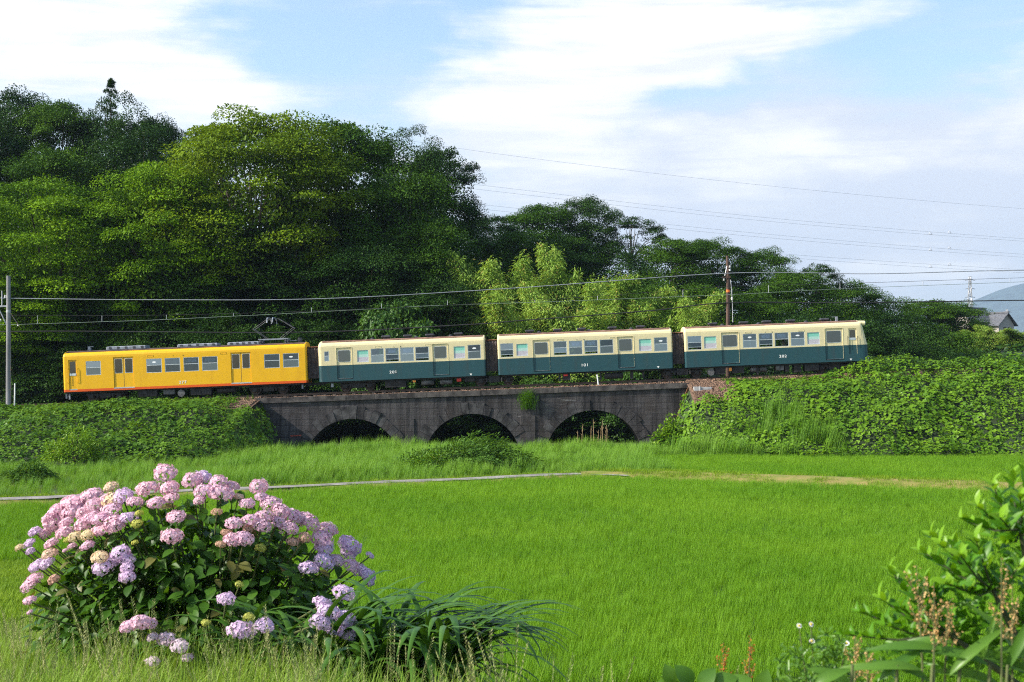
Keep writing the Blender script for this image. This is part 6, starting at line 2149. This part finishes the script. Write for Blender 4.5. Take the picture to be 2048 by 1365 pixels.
TIPS = [(2060, 925, 5.0), (2025, 950, 5.1), (1985, 968, 4.9), (2040, 990, 4.8), (1955, 1010, 5.0), (1925, 1040, 5.1), (2000, 1035, 4.8), (1862, 1068, 5.0), (1880, 1085, 4.9), (1905, 1080, 5.15), (1950, 1075, 4.8),
        (2020, 1085, 5.0), (1840, 1100, 5.05), (1920, 1110, 4.75), (1970, 1130, 5.0), (2040, 1130, 4.8), (1780, 1140, 5.0), (1810, 1150, 4.9), (1850, 1155, 5.1), (1890, 1165, 4.85), (1940, 1180, 4.9), (2000, 1170, 5.05),
        (1760, 1195, 5.0), (1800, 1215, 4.85), (1850, 1220, 5.0), (1900, 1230, 4.8), (1960, 1240, 5.0), (2030, 1220, 4.9), (1770, 1250, 4.9), (1830, 1275, 5.0), (1720, 1225, 5.05), (2060, 1060, 4.9), (2060, 1180, 5.1), (2045, 1290, 4.9), (1990, 1290, 5.1), (1930, 1290, 5.0), (1690, 1270, 5.0)]
hubs = [Vector(P(2040, 1060, 5.0)) - base_c, Vector(P(1985, 1180, 4.95)) - base_c, Vector(P(1900, 1270, 4.95)) - base_c, Vector(P(2060, 1250, 5.0)) - base_c]
b = MB()
for hb in hubs:
    b.tube([(0, 0, -1.0), (hb.x * .3, hb.y * .3, hb.z * .3), hb.lerp(Vector((0, 0, 0)), .3), hb], [.02, .016, .012, .007], 7)
nleaf = 0; extra = []
for (px, py, Y) in TIPS:
    tip = Vector(P(px, py, Y)) - base_c
    hb = min(hubs, key=lambda q: (q - tip).length + (0.06 if q.z > tip.z else 0))
    mid = hb.lerp(tip, .5) + Vector((rc.uniform(-.01, .01), rc.uniform(-.02, .02), -.02))
    b.tube([hb, mid, tip], [.005, .004, .002], 5, cap=False)
    ax = (tip - mid).normalized()
    L0 = (tip - hb).length
    for j in range(13):
        t = 1 - j / 13 * min(1, .16 / max(L0, .05))
        q = mid.lerp(tip, max(0, 2 * t - 1)) if t > .5 else hb.lerp(mid, 2 * t)
        an = j * 2.4 + rc.uniform(-.4, .4)
        side = Vector((math.cos(an), math.sin(an) * .9, .25 * math.sin(an * 2)))
        d = (side + ax * (1.3 - .06 * j) + Vector((0, 0, .45))).normalized()
        nv = (ax * .9 - side * .5 + Vector((rc.uniform(-.3, .3), -.2, .6))).normalized()
        young = j < 4
        me = cl[4 + rc.randrange(2)] if young else cl[rc.randrange(4)]
        sz = rc.uniform(.048, .064) if young else rc.uniform(.058, .08)
        if nleaf < 298:
            o = link('leaf', me, None, cit); o.matrix_basis = orient(q, d, nv, 0, sz); nleaf += 1
        else:
            extra.append((q, d, nv, sz))
b.build('branches', M['twig'], cit)
for k in range(800):
    px, py = rc.uniform(1740, 2080), rc.uniform(1000, 1350)
    if px < 2010 - (py - 1000) * .85: continue
    extra.append((Vector(P(px, py, rc.uniform(5.05, 5.3))) - base_c, Vector((rc.uniform(-1, 1), rc.uniform(-1, .3), rc.uniform(-.3, .8))), Vector((rc.uniform(-.6, .6), -.5, rc.uniform(.2, 1))), rc.uniform(.055, .08)))
if extra:
    ep = np.array([tuple(e_[0]) for e_ in extra]); ed = np.array([tuple(e_[1]) for e_ in extra]); en = np.array([tuple(e_[2]) for e_ in extra]); es = np.array([e_[3] for e_ in extra])
    V, Fc, rv = leaves(ep, ed, en, es, es * .42, rng.uniform(0, 1, len(es)), fold=.28)
    link('foliage', np_mesh('foliage', V, Fc, rv), M['lf_citrus'], cit)['kind'] = 'stuff'

# ---------------- broad leaved ginger at the lower right corner
M['lf_broad'] = leaf_mat('leaf_ginger', (.055, .150, .018), (.13, .26, .03), .38, .34, (1.35, 1.2, .45), 3.0, spec=.35)
YG = 4.6
gb = Vector(P(1960, 1470, YG))
gin = empty('ginger_plant', tuple(gb), 'broad leaved plant with folded blades in the lower right corner', 'plant')
for i, (px, py, dx, dy, dz_, L_, W_, bd) in enumerate([(1975, 1330, -.9, -.1, .45, .30, .055, .5), (1880, 1300, -1, -.1, .25, .26, .05, .45), (1990, 1300, .9, -.2, -.05, .30, .07, .35), (1915, 1290, -.9, 0, .3, .22, .045, .7), (1930, 1300, 1, -.3, -.2, .28, .065, .25), (1840, 1340, -1, -.2, .3, .24, .05, .5), (2010, 1345, .3, -.3, .9, .30, .05, .3),
                                                       (1950, 1355, .25, -.2, 1, .30, .025, .15), (1790, 1345, -.9, -.1, .35, .20, .045, .6), (2040, 1320, -.4, -.3, .8, .26, .05, .5), (1900, 1350, .5, -.3, .8, .25, .05, .6), (1760, 1360, .5, -.2, .6, .2, .05, .5), (1860, 1365, -.6, -.3, .5, .22, .05, .5), (2000, 1375, -.8, -.3, .5, .26, .06, .5), (1700, 1372, -.6, -.2, .5, .16, .06, .5), (1630, 1372, .6, -.2, .5, .14, .06, .4)]):
    me = leaf_blade(L_ * .85, W_ * .72, bd, 8, .5).mesh('leaf', True); add_rnd(me, (i * .37) % 1)
    o = link('leaf', me, M['lf_broad'], gin)
    o.matrix_basis = orient(Vector(P(px, py, YG + .02 * (i % 5))) - gb, (dx, dy, dz_), (-.2 * dx, -.75, .75))
b = MB()
for px in (1975, 1915, 1860, 2010, 1790, 1700):
    b.tube([(Vector(P(px, 1420, YG)) - gb), (Vector(P(px + 5, 1330, YG)) - gb)], [.008, .005], 6)
b.build('stems', M['stem'], gin)

# ---------------- sorrel stalks with rusty seed
M['sorrel'] = leaf_mat('sorrel_seed', (.52, .29, .10), (.72, .50, .24), .3, .6, (1.1, 1, .7), 4.0)
M['sorrel_red'] = leaf_mat('sorrel_seed_red', (.50, .12, .02), (.62, .24, .05), .3, .6, (1.1, 1, .7), 4.0)


def sorrel(px, py_top, py_bot, Y, label, mt='sorrel', w=.03, nb=5, lean=0.0):
    x0, _, z0 = P(px, py_bot, Y); H = P(px, py_top, Y)[2] - z0
    e = empty('sorrel_plant', (x0, Y, z0), label, 'weed')
    b = MB(); pts = []
    rn = random.Random(int(px * 7 + py_top))
    b.tube([(0, 0, -.3), (0, 0, 0), (lean * .5, 0, H * .5), (lean, 0, H)], [.005, .004, .003, .001], 5)
    for k in range(nb + 1):
        t0 = .25 + .5 * k / max(nb, 1)
        if k == nb:
            s = Vector((lean * .5, 0, H * .45)); q = Vector((lean, 0, H))
        else:
            s = Vector((lean * t0, 0, H * t0)); an = k * 2.4
            q = s + Vector((math.cos(an) * w * 1.6, math.sin(an) * w, H * rn.uniform(.20, .36)))
            b.tube([s, q], [.0025, .001], 4, cap=False)
        for j in range(30):
            t = rn.random()
            pts.append(s.lerp(q, t) + Vector((rn.gauss(0, .0045), rn.gauss(0, .0045), rn.gauss(0, .003))))
    b.build('stalk', M['stem'], e)
    pos = np.array([tuple(v) for v in pts]); n_ = len(pos)
    rg = np.random.default_rng(n_ + int(px))
    V, Fc, rv = leaves(pos, rg.normal(0, 1, (n_, 3)), rg.normal(0, 1, (n_, 3)), np.full(n_, .0085), np.full(n_, .007), rg.uniform(0, 1, n_))
    link('seeds', np_mesh('seeds', V, Fc, rv), M[mt], e)['kind'] = 'stuff'


sorrel(1845, 1130, 1330, 4.7, 'rusty seed stalk left of the pair in front of the citrus shrub', lean=-.02)
sorrel(1868, 1165, 1340, 4.6, 'thick rusty seed stalk in the middle of the citrus shrub', w=.04, nb=7)
sorrel(1890, 1205, 1350, 4.65, 'slim rusty seed stalk right of the thick one', lean=.01, nb=4)
sorrel(2003, 1115, 1340, 4.6, 'tall thin seed stalk near the right edge', nb=4)
sorrel(2025, 1165, 1350, 4.65, 'short seed stalk hard by the right edge', nb=5)
sorrel(1447, 1285, 1400, 6.2, 'reddish seed stalk at the bottom edge, left of two', 'sorrel_red', nb=4, w=.025)
sorrel(1496, 1268, 1400, 6.2, 'reddish seed stalk at the bottom edge, right of two', 'sorrel_red', nb=4, w=.02, lean=.01)
sorrel(1710, 1260, 1390, 5.2, 'orange seed stalk beside the white daisies', nb=4)
sorrel(1735, 1300, 1390, 5.1, 'short orange seed stalk below the citrus shrub', nb=4)

# ---------------- daisies and soft weeds
M['ray'] = mat('daisy_ray', (.80, .78, .80), .6, var=.05)
M['disc'] = mat('daisy_disc', (.72, .45, .03), .7, var=.2)
YD = 5.6
db = Vector(P(1640, 1420, YD))
fb_ = empty('fleabane', tuple(db), 'small white daisies on leafy stems left of the citrus shrub', 'daisy plant')
b = MB()
for (px, py, tx) in ((1622, 1249, .5), (1624, 1283, 0), (1693, 1287, -.4), (1598, 1252, .3)):
    q = Vector(P(px, py, YD)) - db
    b.tube([(q.x * .4, 0, 0), (q.x * .8, 0, q.z * .6), q], [.003, .0025, .002], 5, cap=False)
    f = MB()
    for k in range(18):
        an = k * math.pi / 9
        c0, s0 = math.cos(an), math.sin(an)
        f.quad((c0 * .004 - s0 * .001, s0 * .004 + c0 * .001, 0), (c0 * .004 + s0 * .001, s0 * .004 - c0 * .001, 0), (c0 * .011 + s0 * .0013, s0 * .011 - c0 * .0013, .001), (c0 * .011 - s0 * .0013, s0 * .011 + c0 * .0013, .001))
    fl = f.build('flower', M['ray'], fb_)
    fl.location = q; fl.rotation_euler = (R(50), tx, 0)
    MB().tube([(0, 0, -.001), (0, 0, .003), (0, 0, .005)], [.005, .005, .002], 8).build('disc', M['disc'], fl)
b.build('stems', M['stem'], fb_)
rg = np.random.default_rng(66)
n_ = 900
px = np.clip(rg.normal(1655, 60, n_), 1560, 1790); py = 1260 + 110 * rg.uniform(0, 1, n_) ** .7 + np.abs(px - 1655) * .35
yy = rg.uniform(5.35, 5.8, n_)
pos = np.stack([(px - 1024) / F * yy, yy, CZ - (py - HY) / F * yy], 1) - np.array(db)
V, Fc, rv = leaves(pos, rg.normal(0, 1, (n_, 3)) + [0, -.2, .5], unit(rg.normal(0, .5, (n_, 3)) + [0, -.4, 1]), rg.uniform(.02, .05, n_), rg.uniform(.008, .018, n_), rg.uniform(0, 1, n_))
link('foliage', np_mesh('foliage', V, Fc, rv), M['lf_broad'], fb_)['kind'] = 'stuff'
# low broad weed leaves at the bottom edge
wb = Vector(P(1400, 1420, 6.0))
wd = empty('broadleaf_weed', tuple(wb), 'low weed with a few broad leaves at the bottom edge', 'weed')
for i, (px, py, dx, dz_, L_) in enumerate([(1385, 1372, -.6, .9, .11), (1400, 1375, .5, .8, .10), (1420, 1375, .9, .5, .12), (1360, 1378, -.9, .4, .10), (1345, 1370, -.3, 1, .09), (1450, 1382, .7, .5, .12), (1520, 1385, .2, .8, .1), (1550, 1385, .9, .6, .1)]):
    me = leaf_blade(L_, L_ * .75, .3, 6, .2).mesh('leaf', True); add_rnd(me, i / 8)
    o = link('leaf', me, M['lf_broad'], wd)
    o.matrix_basis = orient(Vector(P(px, py, 6.0)) - wb, (dx, -.25, dz_), (0, -.8, .6))
MB().tube([(0, 0, -.3), (0, 0, .02)], [.008, .006], 6).build('stems', M['stem'], wd)

# ================================================================== air
b = MB().box(-14000, 14000, -800, 12500, -1.2, 780)
hz_ = b.build('haze', None)
m = bpy.data.materials.new('haze_air'); m.use_nodes = True; m.node_tree.nodes.clear()
nn = NT(m.node_tree)
pv = nn.n('ShaderNodeVolumePrincipled', {'Color': (.58, .76, 1.0, 1), 'Density': .00009, 'Anisotropy': .2})
nn.n('ShaderNodeOutputMaterial', {'Volume': pv.outputs[0]})
hz_.data.materials.append(m)
tag(hz_, 'pale blue air between the camera and the far mountain', 'haze', kind='stuff')
